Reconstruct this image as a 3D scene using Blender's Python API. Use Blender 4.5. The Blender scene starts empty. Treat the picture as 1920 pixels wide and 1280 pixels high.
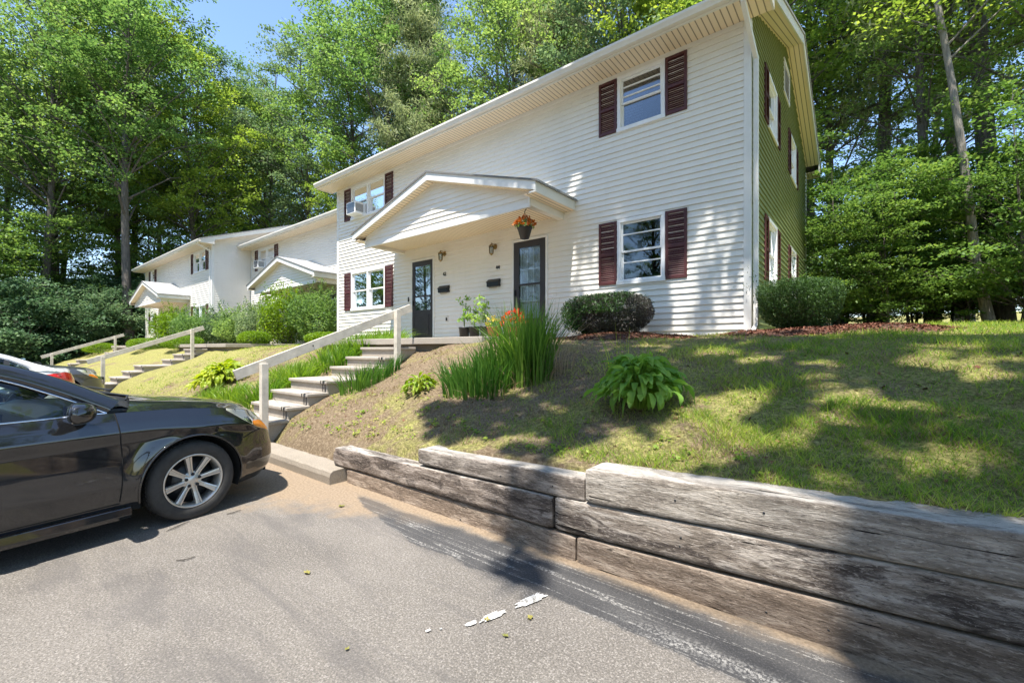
import bpy, math, random
import numpy as np
from mathutils import Vector, Matrix, noise as mnoise

R = math.radians
random.seed(7)
rng = np.random.default_rng(11)
sc = bpy.context.scene
col = sc.collection

# ------------------------------------------------------------------ camera
CAMZ = 1.45
cd = bpy.data.cameras.new('camera')
cam = bpy.data.objects.new('camera', cd)
col.objects.link(cam)
cam.location = (0, 0, CAMZ)
cam.rotation_euler = (R(90), 0, R(38.84))
cd.sensor_width = 36.0
cd.lens = 830 / 1920 * 36.0
cd.shift_y = 14 / 1920
cd.clip_start = 0.05
cd.clip_end = 2000
sc.camera = cam

# ------------------------------------------------------------------ light
SUN = Vector((0.10, -0.37, 1.0)).normalized()      # towards the sun
elev = math.asin(SUN.z)
azim = math.atan2(SUN.x, SUN.y)
w = bpy.data.worlds.new('World')
sc.world = w
w.use_nodes = True
nt = w.node_tree
bg = nt.nodes['Background']
sky = nt.nodes.new('ShaderNodeTexSky')
sky.sky_type = 'NISHITA'
sky.sun_disc = False
sky.sun_elevation = elev
sky.sun_rotation = azim
sky.air_density = 1.0
sky.dust_density = 0.3
sky.ozone_density = 3.0
nt.links.new(sky.outputs[0], bg.inputs[0])
bg.inputs[1].default_value = 0.14
sd = bpy.data.lights.new('sun', 'SUN')
sd.energy = 4.4
sd.angle = R(0.6)
sd.color = (1.0, 0.955, 0.88)
so = bpy.data.objects.new('sun', sd)
col.objects.link(so)
so.rotation_euler = SUN.to_track_quat('Z', 'Y').to_euler()
so.location = (0, -20, 40)
sc.view_settings.view_transform = 'Standard'
sc.view_settings.look = 'None'
sc.view_settings.exposure = 1.36
sc.view_settings.gamma = 1
sc.view_settings.use_curve_mapping = False

# ------------------------------------------------------------------ helpers
def tag(o, label=None, cat=None, group=None, kind=None):
    if label: o['label'] = label
    if cat: o['category'] = cat
    if group: o['group'] = group
    if kind: o['kind'] = kind
    return o

def empty(name, loc=(0, 0, 0), rz=0.0, label=None, cat=None, group=None):
    o = bpy.data.objects.new(name, None)
    col.objects.link(o)
    o.location = loc
    o.rotation_euler = (0, 0, rz)
    o.empty_display_size = 0.2
    return tag(o, label, cat, group)

def copy_tree(o, parent=None):
    c = o.copy()
    col.objects.link(c)
    c.parent = parent
    for ch in list(o.children):
        copy_tree(ch, c)
    return c

def np_mesh(name, V, F, mat, parent=None, smooth=False, mats=None, midx=None):
    """V (n,3), F (m,k) constant face size"""
    V = np.asarray(V, dtype=np.float32)
    F = np.asarray(F, dtype=np.int32)
    me = bpy.data.meshes.new(name)
    m, k = F.shape
    me.vertices.add(len(V))
    me.vertices.foreach_set('co', V.ravel())
    me.loops.add(m * k)
    me.loops.foreach_set('vertex_index', F.ravel())
    me.polygons.add(m)
    me.polygons.foreach_set('loop_start', np.arange(0, m * k, k, dtype=np.int32))
    me.polygons.foreach_set('loop_total', np.full(m, k, dtype=np.int32))
    if smooth:
        me.polygons.foreach_set('use_smooth', np.ones(m, dtype=bool))
    for mm in (mats or [mat]):
        me.materials.append(mm)
    if midx is not None:
        me.polygons.foreach_set('material_index', np.asarray(midx, dtype=np.int32))
    me.update(calc_edges=True)
    me.validate()
    o = bpy.data.objects.new(name, me)
    col.objects.link(o)
    if parent: o.parent = parent
    return o

class MB:
    """collects shapes into one mesh; xf maps local points"""
    def __init__(self, xf=None):
        self.v = []; self.f = []; self.xf = xf; self.sm = []
    def add(self, vs, fs, smooth=False):
        n = len(self.v)
        if self.xf: vs = [self.xf(p) for p in vs]
        self.v.extend([tuple(p) for p in vs])
        self.f.extend([tuple(i + n for i in f) for f in fs])
        self.sm.extend([smooth] * len(fs))
        return self
    def box(self, x0, x1, y0, y1, z0, z1):
        vs = [(x0, y0, z0), (x1, y0, z0), (x1, y1, z0), (x0, y1, z0), (x0, y0, z1), (x1, y0, z1), (x1, y1, z1), (x0, y1, z1)]
        return self.add(vs, [(0, 3, 2, 1), (4, 5, 6, 7), (0, 1, 5, 4), (1, 2, 6, 5), (2, 3, 7, 6), (3, 0, 4, 7)])
    def quad(self, a, b, c, d):
        return self.add([a, b, c, d], [(0, 1, 2, 3)])
    def prism(self, pts, axis, a0, a1):
        """pts: polygon in the two other axes; extruded along axis"""
        n = len(pts)
        def mk(p, a):
            if axis == 'x': return (a, p[0], p[1])
            if axis == 'y': return (p[0], a, p[1])
            return (p[0], p[1], a)
        vs = [mk(p, a0) for p in pts] + [mk(p, a1) for p in pts]
        fs = [tuple(range(n))[::-1], tuple(range(n, 2 * n))] + [(i, (i + 1) % n, n + (i + 1) % n, n + i) for i in range(n)]
        return self.add(vs, fs)
    def bar(self, p0, p1, w, h, up=(0, 0, 1)):
        p0 = Vector(p0); p1 = Vector(p1); d = (p1 - p0).normalized(); up = Vector(up)
        s = d.cross(up)
        if s.length < 1e-4: s = d.cross(Vector((1, 0, 0)))
        s.normalize(); u = s.cross(d).normalized()
        vs = []
        for p in (p0, p1):
            for a, b in ((-1, -1), (1, -1), (1, 1), (-1, 1)):
                vs.append(p + s * (a * w / 2) + u * (b * h / 2))
        return self.add(vs, [(0, 1, 2, 3), (7, 6, 5, 4), (0, 4, 5, 1), (1, 5, 6, 2), (2, 6, 7, 3), (3, 7, 4, 0)])
    def tube(self, pts, rad, n=8, cap=True):
        pts = [Vector(p) for p in pts]
        if not hasattr(rad, '__len__'): rad = [rad] * len(pts)
        vs = []; fs = []
        prev = None
        for i, p in enumerate(pts):
            d = (pts[min(i + 1, len(pts) - 1)] - pts[max(i - 1, 0)])
            d.normalize()
            if prev is None:
                s = d.cross(Vector((0, 0, 1)))
                if s.length < 0.05: s = d.cross(Vector((1, 0, 0)))
            else:
                s = prev - d * prev.dot(d)
            s.normalize(); prev = s
            u = d.cross(s)
            for k in range(n):
                a = 2 * math.pi * k / n
                vs.append(p + (s * math.cos(a) + u * math.sin(a)) * rad[i])
        for i in range(len(pts) - 1):
            for k in range(n):
                fs.append((i * n + k, i * n + (k + 1) % n, (i + 1) * n + (k + 1) % n, (i + 1) * n + k))
        self.add(vs, fs, True)
        if cap:
            self.add(vs[:n], [tuple(range(n))[::-1]]); self.add(vs[-n:], [tuple(range(n))])
        return self
    def lathe(self, prof, n=24, c=(0, 0, 0), axis='z'):
        vs = []; fs = []
        for (r, z) in prof:
            for k in range(n):
                a = 2 * math.pi * k / n
                x, y = r * math.cos(a), r * math.sin(a)
                if axis == 'z': p = (x, y, z)
                elif axis == 'y': p = (x, z, y)
                else: p = (z, x, y)
                vs.append((p[0] + c[0], p[1] + c[1], p[2] + c[2]))
        for i in range(len(prof) - 1):
            for k in range(n):
                fs.append((i * n + k, i * n + (k + 1) % n, (i + 1) * n + (k + 1) % n, (i + 1) * n + k))
        return self.add(vs, fs, True)
    def grid(self, P, close=False, smooth=True):
        """P: list of rows of points"""
        n = len(P[0]); vs = [p for r in P for p in r]; fs = []
        for i in range(len(P) - 1):
            for k in range(n - (0 if close else 1)):
                fs.append((i * n + k, i * n + (k + 1) % n, (i + 1) * n + (k + 1) % n, (i + 1) * n + k))
        return self.add(vs, fs, smooth)
    def build(self, name, mat, parent=None, bevel=0.0, seg=2, auto=False):
        me = bpy.data.meshes.new(name)
        me.from_pydata(self.v, [], self.f)
        me.polygons.foreach_set('use_smooth', self.sm)
        me.materials.append(mat)
        me.update()
        o = bpy.data.objects.new(name, me)
        col.objects.link(o)
        if parent: o.parent = parent
        if bevel > 0:
            b = o.modifiers.new('bevel', 'BEVEL'); b.width = bevel; b.segments = seg; b.limit_method = 'ANGLE'
            b.harden_normals = False
        return o

# ------------------------------------------------------------------ materials
def mat(name):
    m = bpy.data.materials.new(name)
    m.use_nodes = True
    nt = m.node_tree
    return m, nt, nt.nodes['Principled BSDF'], nt.nodes, nt.links

def ramp(nodes, links, src, stops):
    r = nodes.new('ShaderNodeValToRGB')
    cr = r.color_ramp
    while len(cr.elements) < len(stops): cr.elements.new(0.5)
    for e, (p, c) in zip(cr.elements, stops):
        e.position = p
        e.color = (c[0], c[1], c[2], 1) if hasattr(c, '__len__') else (c, c, c, 1)
    links.new(src, r.inputs[0])
    return r.outputs[0]

def tnoise(nodes, links, scale, detail=4, rough=0.55, vec=None, dist=0.0):
    n = nodes.new('ShaderNodeTexNoise')
    n.inputs['Scale'].default_value = scale
    n.inputs['Detail'].default_value = detail
    n.inputs['Roughness'].default_value = rough
    n.inputs['Distortion'].default_value = dist
    if vec is not None: links.new(vec, n.inputs['Vector'])
    return n.outputs[0]

def coords(nodes, links, scale=(1, 1, 1), kind='Object', rot=(0, 0, 0)):
    tc = nodes.new('ShaderNodeTexCoord')
    mp = nodes.new('ShaderNodeMapping')
    mp.inputs['Scale'].default_value = scale
    mp.inputs['Rotation'].default_value = rot
    links.new(tc.outputs[kind], mp.inputs['Vector'])
    return mp.outputs[0]

def mixc(nodes, links, fac, a, b, mode='MIX'):
    m = nodes.new('ShaderNodeMix')
    m.data_type = 'RGBA'; m.blend_type = mode
    def put(v, s):
        if hasattr(v, 'is_linked') or hasattr(v, 'links'): links.new(v, s)
        elif hasattr(v, '__len__'): s.default_value = (v[0], v[1], v[2], 1)
        else: s.default_value = v
    put(fac, m.inputs[0]); put(a, m.inputs[6]); put(b, m.inputs[7])
    return m.outputs[2]

def bump(nodes, links, p, h, strength=0.3, dist=0.01):
    b = nodes.new('ShaderNodeBump')
    b.inputs['Strength'].default_value = strength
    b.inputs['Distance'].default_value = dist
    links.new(h, b.inputs['Height'])
    links.new(b.outputs[0], p.inputs['Normal'])
    return b

def plain(name, c, rough=0.6, metal=0.0, var=0.12, nscale=6.0, bs=0.1, bscale=60, spec=None, coat=0.0):
    m, nt, p, N, L = mat(name)
    v = coords(N, L)
    n = tnoise(N, L, nscale, 5, 0.6, v)
    lo = tuple(max(0, x * (1 - var)) for x in c); hi = tuple(min(1, x * (1 + var)) for x in c)
    L.new(ramp(N, L, n, [(0.3, lo), (0.7, hi)]), p.inputs['Base Color'])
    p.inputs['Roughness'].default_value = rough
    p.inputs['Metallic'].default_value = metal
    if spec is not None: p.inputs['Specular IOR Level'].default_value = spec
    if coat: p.inputs['Coat Weight'].default_value = coat; p.inputs['Coat Roughness'].default_value = 0.03
    if bs: bump(N, L, p, tnoise(N, L, bscale, 3, 0.6, v), bs, 0.004)
    return m

def m_siding(name, base, dirt, dirtamt):
    m, nt, p, N, L = mat(name)
    v = coords(N, L)
    big = tnoise(N, L, 0.9, 4, 0.6, v)
    vs = coords(N, L, (9, 9, 0.8))
    streak = tnoise(N, L, 1.0, 4, 0.65, vs)
    c1 = ramp(N, L, big, [(0.3, tuple(x * 0.93 for x in base)), (0.7, base)])
    f = ramp(N, L, streak, [(0.5, 0.0), (0.75, dirtamt)])
    c2 = mixc(N, L, f, c1, dirt)
    L.new(c2, p.inputs['Base Color'])
    p.inputs['Roughness'].default_value = 0.48
    g = coords(N, L, (2.5, 2.5, 40))
    bump(N, L, p, tnoise(N, L, 5, 4, 0.6, g), 0.12, 0.003)
    return m

M = {}
M['siding'] = m_siding('siding', (0.82, 0.775, 0.70), (0.62, 0.58, 0.50), 0.14)
M['siding_shade_tint'] = m_siding('siding_shade_tint', (0.21, 0.24, 0.095), (0.11, 0.135, 0.045), 0.6)  # front siding again, with shade and green leaf bounce put into its colour
M['trim'] = plain('trim', (0.76, 0.74, 0.70), 0.45, var=0.05, bs=0.05)
M['white'] = plain('white_vinyl', (0.82, 0.82, 0.82), 0.4, var=0.04, bs=0.03)
M['fascia'] = plain('fascia', (0.74, 0.70, 0.63), 0.5, var=0.08, nscale=2)
M['shutter'] = plain('shutter', (0.075, 0.018, 0.018), 0.55, var=0.25, nscale=3)
M['door'] = plain('storm_door', (0.035, 0.028, 0.028), 0.45, var=0.15)
M['black'] = plain('black_metal', (0.012, 0.013, 0.015), 0.4, var=0.2)
M['blackplastic'] = plain('black_plastic', (0.012, 0.012, 0.013), 0.5, var=0.2)
M['brass'] = plain('brass', (0.28, 0.19, 0.08), 0.35, metal=0.8, var=0.3)
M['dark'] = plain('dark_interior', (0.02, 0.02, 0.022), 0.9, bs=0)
M['curtain'] = plain('curtain', (0.62, 0.63, 0.62), 0.9, var=0.2, nscale=12, bs=0)
M['blind'] = plain('blind', (0.5, 0.49, 0.44), 0.7, var=0.1)
M['concrete'] = None

def m_soffit():
    m, nt, p, N, L = mat('soffit')
    v = coords(N, L)
    wv = N.new('ShaderNodeTexWave'); wv.wave_type = 'BANDS'; wv.bands_direction = 'X'
    wv.inputs['Scale'].default_value = 3.4; wv.inputs['Distortion'].default_value = 0
    L.new(v, wv.inputs['Vector'])
    ln = ramp(N, L, wv.outputs[1], [(0.0, 1.0), (0.14, 0.0)])
    c = mixc(N, L, ln, (0.86, 0.72, 0.53), (0.22, 0.16, 0.11))
    L.new(c, p.inputs['Base Color'])
    p.inputs['Roughness'].default_value = 0.5
    bump(N, L, p, ln, -0.6, 0.01)
    return m
M['soffit'] = m_soffit()

def m_shingle(name, c0, c1):
    m, nt, p, N, L = mat(name)
    v = coords(N, L)
    b = N.new('ShaderNodeTexBrick')
    b.inputs['Scale'].default_value = 3.0
    b.inputs['Mortar Size'].default_value = 0.012
    b.inputs['Color1'].default_value = (*c0, 1); b.inputs['Color2'].default_value = (*c1, 1)
    b.inputs['Mortar'].default_value = (0.04, 0.04, 0.04, 1)
    L.new(v, b.inputs['Vector'])
    n = tnoise(N, L, 140, 3, 0.7, v)
    c = mixc(N, L, 0.5, b.outputs[0], ramp(N, L, n, [(0.3, tuple(x * 0.4 for x in c0)), (0.7, c1)]))
    L.new(c, p.inputs['Base Color'])
    p.inputs['Roughness'].default_value = 0.92
    bump(N, L, p, n, 0.6, 0.01)
    return m
M['shingle'] = m_shingle('shingle', (0.30, 0.30, 0.30), (0.42, 0.42, 0.41))
M['shingle_dark'] = m_shingle('shingle_dark', (0.10, 0.095, 0.09), (0.16, 0.15, 0.14))

def m_glass(name, tint=(0.75, 0.8, 0.82), ior=1.55, mul=2.2, base=0.06):
    m = bpy.data.materials.new(name); m.use_nodes = True
    nt = m.node_tree; N = nt.nodes; L = nt.links
    N.remove(N['Principled BSDF'])
    out = N['Material Output']
    tr = N.new('ShaderNodeBsdfTransparent'); tr.inputs[0].default_value = (*tint, 1)
    gl = N.new('ShaderNodeBsdfGlossy'); gl.inputs['Roughness'].default_value = 0.015
    gl.inputs['Color'].default_value = (0.95, 0.97, 1, 1)
    fr = N.new('ShaderNodeFresnel'); fr.inputs[0].default_value = ior
    mt = N.new('ShaderNodeMath'); mt.operation = 'MULTIPLY_ADD'; mt.inputs[1].default_value = mul; mt.inputs[2].default_value = base
    mt.use_clamp = True
    L.new(fr.outputs[0], mt.inputs[0])
    mx = N.new('ShaderNodeMixShader')
    L.new(mt.outputs[0], mx.inputs[0]); L.new(tr.outputs[0], mx.inputs[1]); L.new(gl.outputs[0], mx.inputs[2])
    L.new(mx.outputs[0], out.inputs[0])
    bp = N.new('ShaderNodeBump'); bp.inputs['Strength'].default_value = 0.02; bp.inputs['Distance'].default_value = 0.02
    nz = N.new('ShaderNodeTexNoise'); nz.inputs['Scale'].default_value = 1.5
    tc = N.new('ShaderNodeTexCoord'); L.new(tc.outputs['Object'], nz.inputs['Vector'])
    L.new(nz.outputs[0], bp.inputs['Height']); L.new(bp.outputs[0], gl.inputs['Normal'])
    return m
M['glass'] = m_glass('window_glass', mul=0.85, base=0.025)
M['doorglass'] = m_glass('door_glass', mul=0.28, base=0.008)
M['carglass'] = m_glass('car_glass', (0.74, 0.84, 0.80), 1.5, 0.7, 0.01)

def m_concrete(name, c, stain=(0.12, 0.10, 0.08)):
    m, nt, p, N, L = mat(name)
    v = coords(N, L, kind='Object')
    a = tnoise(N, L, 2.2, 6, 0.65, v); b = tnoise(N, L, 90, 3, 0.7, v)
    c1 = ramp(N, L, a, [(0.25, tuple(x * 0.72 for x in c)), (0.7, c)])
    c2 = mixc(N, L, ramp(N, L, b, [(0.35, 0.45), (0.6, 0.0)]), c1, stain)
    L.new(c2, p.inputs['Base Color'])
    p.inputs['Roughness'].default_value = 0.88
    bump(N, L, p, b, 0.5, 0.006)
    return m
M['concrete'] = m_concrete('concrete', (0.46, 0.405, 0.34))
M['kerb'] = m_concrete('kerb_concrete', (0.33, 0.28, 0.22), (0.07, 0.06, 0.045))

def m_timber(name, seed, c0, c1, cd_, wear, top=(0.40, 0.37, 0.33)):
    m, nt, p, N, L = mat(name)
    def V(sx, sy, loc):
        v = coords(N, L, (sx, sy, sy)); v.node.inputs['Location'].default_value = (loc, loc * 0.7, loc * 1.9); return v
    g = tnoise(N, L, 1.0, 6, 0.62, V(2.2, 13, seed), 1.2)
    fine = tnoise(N, L, 1.0, 5, 0.75, V(24, 110, seed + 3), 0.7)
    mid = tnoise(N, L, 1.0, 6, 0.72, V(8, 42, seed + 5), 1.2)
    blot = tnoise(N, L, 1.0, 6, 0.66, V(2.0, 6.5, seed + 9), 1.0)
    fleck = tnoise(N, L, 1.0, 4, 0.8, V(60, 110, seed + 2))
    ck = tnoise(N, L, 1.0, 4, 0.6, V(1.5, 24, seed + 12), 0.5)
    c = ramp(N, L, g, [(0.32, tuple(x * 0.7 for x in c0)), (0.47, c0), (0.62, c1)])
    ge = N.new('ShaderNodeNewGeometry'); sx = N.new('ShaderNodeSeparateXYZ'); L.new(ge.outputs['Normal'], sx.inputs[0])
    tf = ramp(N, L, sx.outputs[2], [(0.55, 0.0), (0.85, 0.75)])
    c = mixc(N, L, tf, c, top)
    stain = ramp(N, L, blot, [(0.50, 0.0), (0.56, wear)])
    inv = N.new('ShaderNodeMath'); inv.operation = 'MULTIPLY'; L.new(stain, inv.inputs[0])
    L.new(ramp(N, L, mid, [(0.40, 1.0), (0.66, 0.35)]), inv.inputs[1])
    c = mixc(N, L, inv.outputs[0], c, cd_)
    c = mixc(N, L, ramp(N, L, mid, [(0.33, 0.6), (0.44, 0.0)]), c, tuple(x * 0.4 for x in c0))
    c = mixc(N, L, ramp(N, L, fine, [(0.38, 0.75), (0.44, 0.0)]), c, tuple(x * 0.28 for x in c0))
    c = mixc(N, L, ramp(N, L, fine, [(0.56, 0.0), (0.62, 0.5)]), c, tuple(min(1, x * 1.4) for x in c1))
    c = mixc(N, L, ramp(N, L, fleck, [(0.60, 0.0), (0.70, 0.5)]), c, tuple(min(1, x * 1.3) for x in c1))
    ckm = ramp(N, L, ck, [(0.325, 1.0), (0.345, 0.0)])
    c = mixc(N, L, ckm, c, (0.012, 0.009, 0.007))
    L.new(c, p.inputs['Base Color'])
    p.inputs['Roughness'].default_value = 0.88
    p.inputs['Specular IOR Level'].default_value = 0.25
    mm = N.new('ShaderNodeMath'); mm.operation = 'MULTIPLY_ADD'; mm.inputs[1].default_value = -1.2
    L.new(ckm, mm.inputs[0]); L.new(fine, mm.inputs[2])
    m2 = N.new('ShaderNodeMath'); m2.operation = 'ADD'; L.new(mm.outputs[0], m2.inputs[0]); L.new(mid, m2.inputs[1])
    bump(N, L, p, m2.outputs[0], 1.0, 0.012)
    return m

def m_asphalt():
    m, nt, p, N, L = mat('asphalt')
    v = coords(N, L)
    vo = N.new('ShaderNodeTexVoronoi'); vo.inputs['Scale'].default_value = 165; L.new(v, vo.inputs['Vector'])
    fine = tnoise(N, L, 92, 5, 0.8, v)
    big = tnoise(N, L, 0.8, 6, 0.62, v, 0.5)
    st = coords(N, L, (0.5, 2.2, 1), rot=(0, 0, 0.6)); stn = tnoise(N, L, 1.1, 6, 0.7, st, 0.8)
    c = ramp(N, L, big, [(0.3, (0.108, 0.096, 0.083)), (0.7, (0.172, 0.154, 0.134))])
    c = mixc(N, L, ramp(N, L, fine, [(0.38, 0.75), (0.49, 0.0)]), c, (0.045, 0.039, 0.032))
    c = mixc(N, L, ramp(N, L, fine, [(0.53, 0.0), (0.62, 0.65)]), c, (0.33, 0.29, 0.25))
    sp = ramp(N, L, vo.outputs['Color'], [(0.78, 0.0), (0.82, 0.5)])
    c = mixc(N, L, sp, c, (0.34, 0.31, 0.28))
    c = mixc(N, L, ramp(N, L, stn, [(0.50, 0.0), (0.64, 0.55)]), c, (0.085, 0.077, 0.073))
    # sand washed up along the foot of the bank (world y from about 1.6 to 2.6 left of x = -3)
    tc = N.new('ShaderNodeTexCoord'); sx = N.new('ShaderNodeSeparateXYZ'); L.new(tc.outputs['Object'], sx.inputs[0])
    def mr(src, a, b, c0, d):
        q = N.new('ShaderNodeMapRange'); q.inputs[1].default_value = a; q.inputs[2].default_value = b
        q.inputs[3].default_value = c0; q.inputs[4].default_value = d; L.new(src, q.inputs[0]); return q.outputs[0]
    def mth(op, a, b):
        q = N.new('ShaderNodeMath'); q.operation = op
        for i, s in enumerate((a, b)):
            if hasattr(s, 'links'): L.new(s, q.inputs[i])
            else: q.inputs[i].default_value = s
        return q.outputs[0]
    edge = mth('ADD', mr(sx.outputs[0], -4.6, -2.6, 1.0, 0.16), 0.0)      # band width, wide to the left
    dist = mth('SUBTRACT', 2.66, sx.outputs[1])
    band = mth('DIVIDE', dist, edge)
    nn = tnoise(N, L, 2.6, 6, 0.7, v)
    s1 = mth('ADD', band, mth('MULTIPLY', mth('SUBTRACT', nn, 0.5), 1.9))
    fac = mr(s1, 0.65, 1.15, 0.92, 0.0)
    sand = ramp(N, L, tnoise(N, L, 45, 5, 0.75, v), [(0.3, (0.14, 0.098, 0.06)), (0.7, (0.34, 0.255, 0.17))])
    # darker repair strip along the timbers: near edge wanders, scraped pale streaks run along it
    kk = mr(sx.outputs[0], -4.1, -2.6, 0.0, 1.0); kk = mth('POWER', kk, 0.75)
    near = mth('SUBTRACT', mth('SUBTRACT', mr(sx.outputs[0], -3.2, -0.8, 2.50, 2.59), mth('MULTIPLY', kk, 0.41)), mr(sx.outputs[0], -1.5, 3.5, 0.0, 0.275))
    far = mr(sx.outputs[0], -3.2, -0.8, 2.50, 2.60)
    e1 = mth('SUBTRACT', sx.outputs[1], near); e2 = mth('SUBTRACT', far, sx.outputs[1])
    rg = mth('ADD', mth('MULTIPLY', mth('SUBTRACT', tnoise(N, L, 3.2, 7, 0.75, v), 0.5), 0.20), mth('MULTIPLY', mth('SUBTRACT', tnoise(N, L, 60, 3, 0.7, v), 0.5), 0.05))
    m1 = mr(mth('ADD', e1, rg), -0.006, 0.018, 0.0, 1.0); m2 = mr(mth('ADD', e2, rg), -0.02, 0.05, 0.0, 1.0)
    pm = mth('MULTIPLY', mth('MULTIPLY', m1, m2), mr(sx.outputs[0], -4.1, -3.85, 0.0, 1.0))
    pc = ramp(N, L, tnoise(N, L, 2.0, 6, 0.65, v), [(0.3, (0.032, 0.031, 0.032)), (0.7, (0.064, 0.061, 0.059))])
    pc = mixc(N, L, ramp(N, L, fine, [(0.52, 0.0), (0.66, 0.5)]), pc, (0.19, 0.18, 0.17))
    pc = mixc(N, L, ramp(N, L, fine, [(0.34, 0.6), (0.48, 0.0)]), pc, (0.02, 0.02, 0.02))
    stv = coords(N, L, (0.55, 17, 1), rot=(0, 0, 0.03)); sn = tnoise(N, L, 1.0, 2, 0.5, stv, 0.25)
    grit = tnoise(N, L, 55, 5, 0.8, v); bl = tnoise(N, L, 1.1, 3, 0.6, v)
    s_a = ramp(N, L, sn, [(0.535, 0.0), (0.56, 1.0), (0.60, 0.0)])
    s_b = ramp(N, L, mth('MULTIPLY_ADD', bl, 0.5) if False else grit, [(0.47, 0.0), (0.56, 0.75)])
    pc = mixc(N, L, mth('MULTIPLY', s_a, s_b), pc, (0.38, 0.36, 0.33))
    sm = mth('MULTIPLY', mr(mth('ABSOLUTE', mth('SUBTRACT', e1, 0.10), 0.0), 0.0, 0.07, 1.0, 0.0), mr(sx.outputs[0], -1.2, -0.6, 0.0, 1.0))
    pc = mixc(N, L, mth('MULTIPLY', sm, s_b), pc, (0.36, 0.34, 0.31))
    c = mixc(N, L, pm, c, pc)
    c = mixc(N, L, mth('MULTIPLY', fac, mth('SUBTRACT', 1.0, mth('MULTIPLY', pm, 0.75))), c, sand)
    L.new(c, p.inputs['Base Color'])
    p.inputs['Roughness'].default_value = 0.9
    bump(N, L, p, fine, 0.8, 0.006)
    return m

def m_patch():
    m, nt, p, N, L = mat('asphalt_patch')
    v = coords(N, L)
    fine = tnoise(N, L, 95, 4, 0.75, v)
    c = ramp(N, L, tnoise(N, L, 1.4, 5, 0.6, v), [(0.3, (0.05, 0.048, 0.048)), (0.7, (0.095, 0.09, 0.087))])
    c = mixc(N, L, ramp(N, L, fine, [(0.5, 0.0), (0.7, 0.7)]), c, (0.19, 0.18, 0.175))
    c = mixc(N, L, ramp(N, L, fine, [(0.34, 0.6), (0.5, 0.0)]), c, (0.03, 0.03, 0.03))
    wv = N.new('ShaderNodeTexWave'); wv.wave_type = 'BANDS'; wv.bands_direction = 'Y'
    wv.inputs['Scale'].default_value = 3.6; wv.inputs['Distortion'].default_value = 3.4
    wv.inputs['Detail'].default_value = 5; wv.inputs['Detail Scale'].default_value = 0.9; wv.inputs['Detail Roughness'].default_value = 0.7
    L.new(coords(N, L, rot=(0, 0, 0.035)), wv.inputs['Vector'])
    b0 = tnoise(N, L, 34, 6, 0.85, v); b1 = tnoise(N, L, 1.7, 3, 0.6, v)
    bm = N.new('ShaderNodeMath'); bm.operation = 'MULTIPLY_ADD'; bm.inputs[1].default_value = 0.9; L.new(b1, bm.inputs[0]); L.new(b0, bm.inputs[2])
    br = bm.outputs[0]
    k = N.new('ShaderNodeMath'); k.operation = 'MULTIPLY'
    L.new(ramp(N, L, wv.outputs[1], [(0.93, 0.0), (0.995, 1.0)]), k.inputs[0])
    L.new(ramp(N, L, br, [(0.92, 0.0), (1.08, 0.6)]), k.inputs[1])
    c = mixc(N, L, k.outputs[0], c, (0.36, 0.34, 0.32))
    L.new(c, p.inputs['Base Color'])
    p.inputs['Roughness'].default_value = 0.85
    bump(N, L, p, fine, 0.8, 0.006)
    return m
M['asphalt'] = m_asphalt()
M['patch'] = m_patch()
def m_worn():
    m, nt, p, N, L = mat('road_paint')
    v = coords(N, L); n = tnoise(N, L, 60, 6, 0.85, v)
    L.new(ramp(N, L, n, [(0.42, (0.13, 0.12, 0.10)), (0.49, (0.45, 0.43, 0.40)), (0.6, (0.66, 0.65, 0.62))]), p.inputs['Base Color'])
    p.inputs['Roughness'].default_value = 0.8; bump(N, L, p, n, 0.6, 0.004)
    return m
M['paint'] = m_worn()

def m_ground():
    m, nt, p, N, L = mat('lawn_ground')
    v = coords(N, L)
    a = tnoise(N, L, 1.3, 6, 0.68, v, 0.3)
    f = tnoise(N, L, 34, 6, 0.8, v)
    g = tnoise(N, L, 5.5, 5, 0.7, v)
    soil = ramp(N, L, f, [(0.30, (0.07, 0.046, 0.028)), (0.5, (0.19, 0.14, 0.09)), (0.68, (0.37, 0.29, 0.19))])
    green = ramp(N, L, f, [(0.3, (0.04, 0.045, 0.018)), (0.5, (0.23, 0.22, 0.07)), (0.68, (0.54, 0.48, 0.18))])
    tc = N.new('ShaderNodeTexCoord'); sx = N.new('ShaderNodeSeparateXYZ'); L.new(tc.outputs['Object'], sx.inputs[0])
    q = N.new('ShaderNodeMapRange'); q.inputs[1].default_value = -3.5; q.inputs[2].default_value = 1.0
    q.inputs[3].default_value = -0.06; q.inputs[4].default_value = 0.16; L.new(sx.outputs[0], q.inputs[0])
    q2 = N.new('ShaderNodeMapRange'); q2.inputs[1].default_value = -14; q2.inputs[2].default_value = -9
    q2.inputs[3].default_value = 0.17; q2.inputs[4].default_value = 0.0; L.new(sx.outputs[0], q2.inputs[0])
    s = N.new('ShaderNodeMath'); s.operation = 'ADD'; L.new(a, s.inputs[0]); L.new(q.outputs[0], s.inputs[1])
    s2 = N.new('ShaderNodeMath'); s2.operation = 'ADD'; L.new(s.outputs[0], s2.inputs[0]); L.new(q2.outputs[0], s2.inputs[1])
    s3 = N.new('ShaderNodeMath'); s3.operation = 'MULTIPLY_ADD'; s3.inputs[1].default_value = 0.35; L.new(g, s3.inputs[0]); L.new(s2.outputs[0], s3.inputs[2])
    fac = ramp(N, L, s3.outputs[0], [(0.62, 0.0), (0.76, 0.95)])
    c = mixc(N, L, fac, soil, green)
    L.new(c, p.inputs['Base Color'])
    p.inputs['Roughness'].default_value = 1.0
    p.inputs['Specular IOR Level'].default_value = 0.1
    bump(N, L, p, f, 1.0, 0.03)
    return m
M['ground'] = m_ground()

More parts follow.
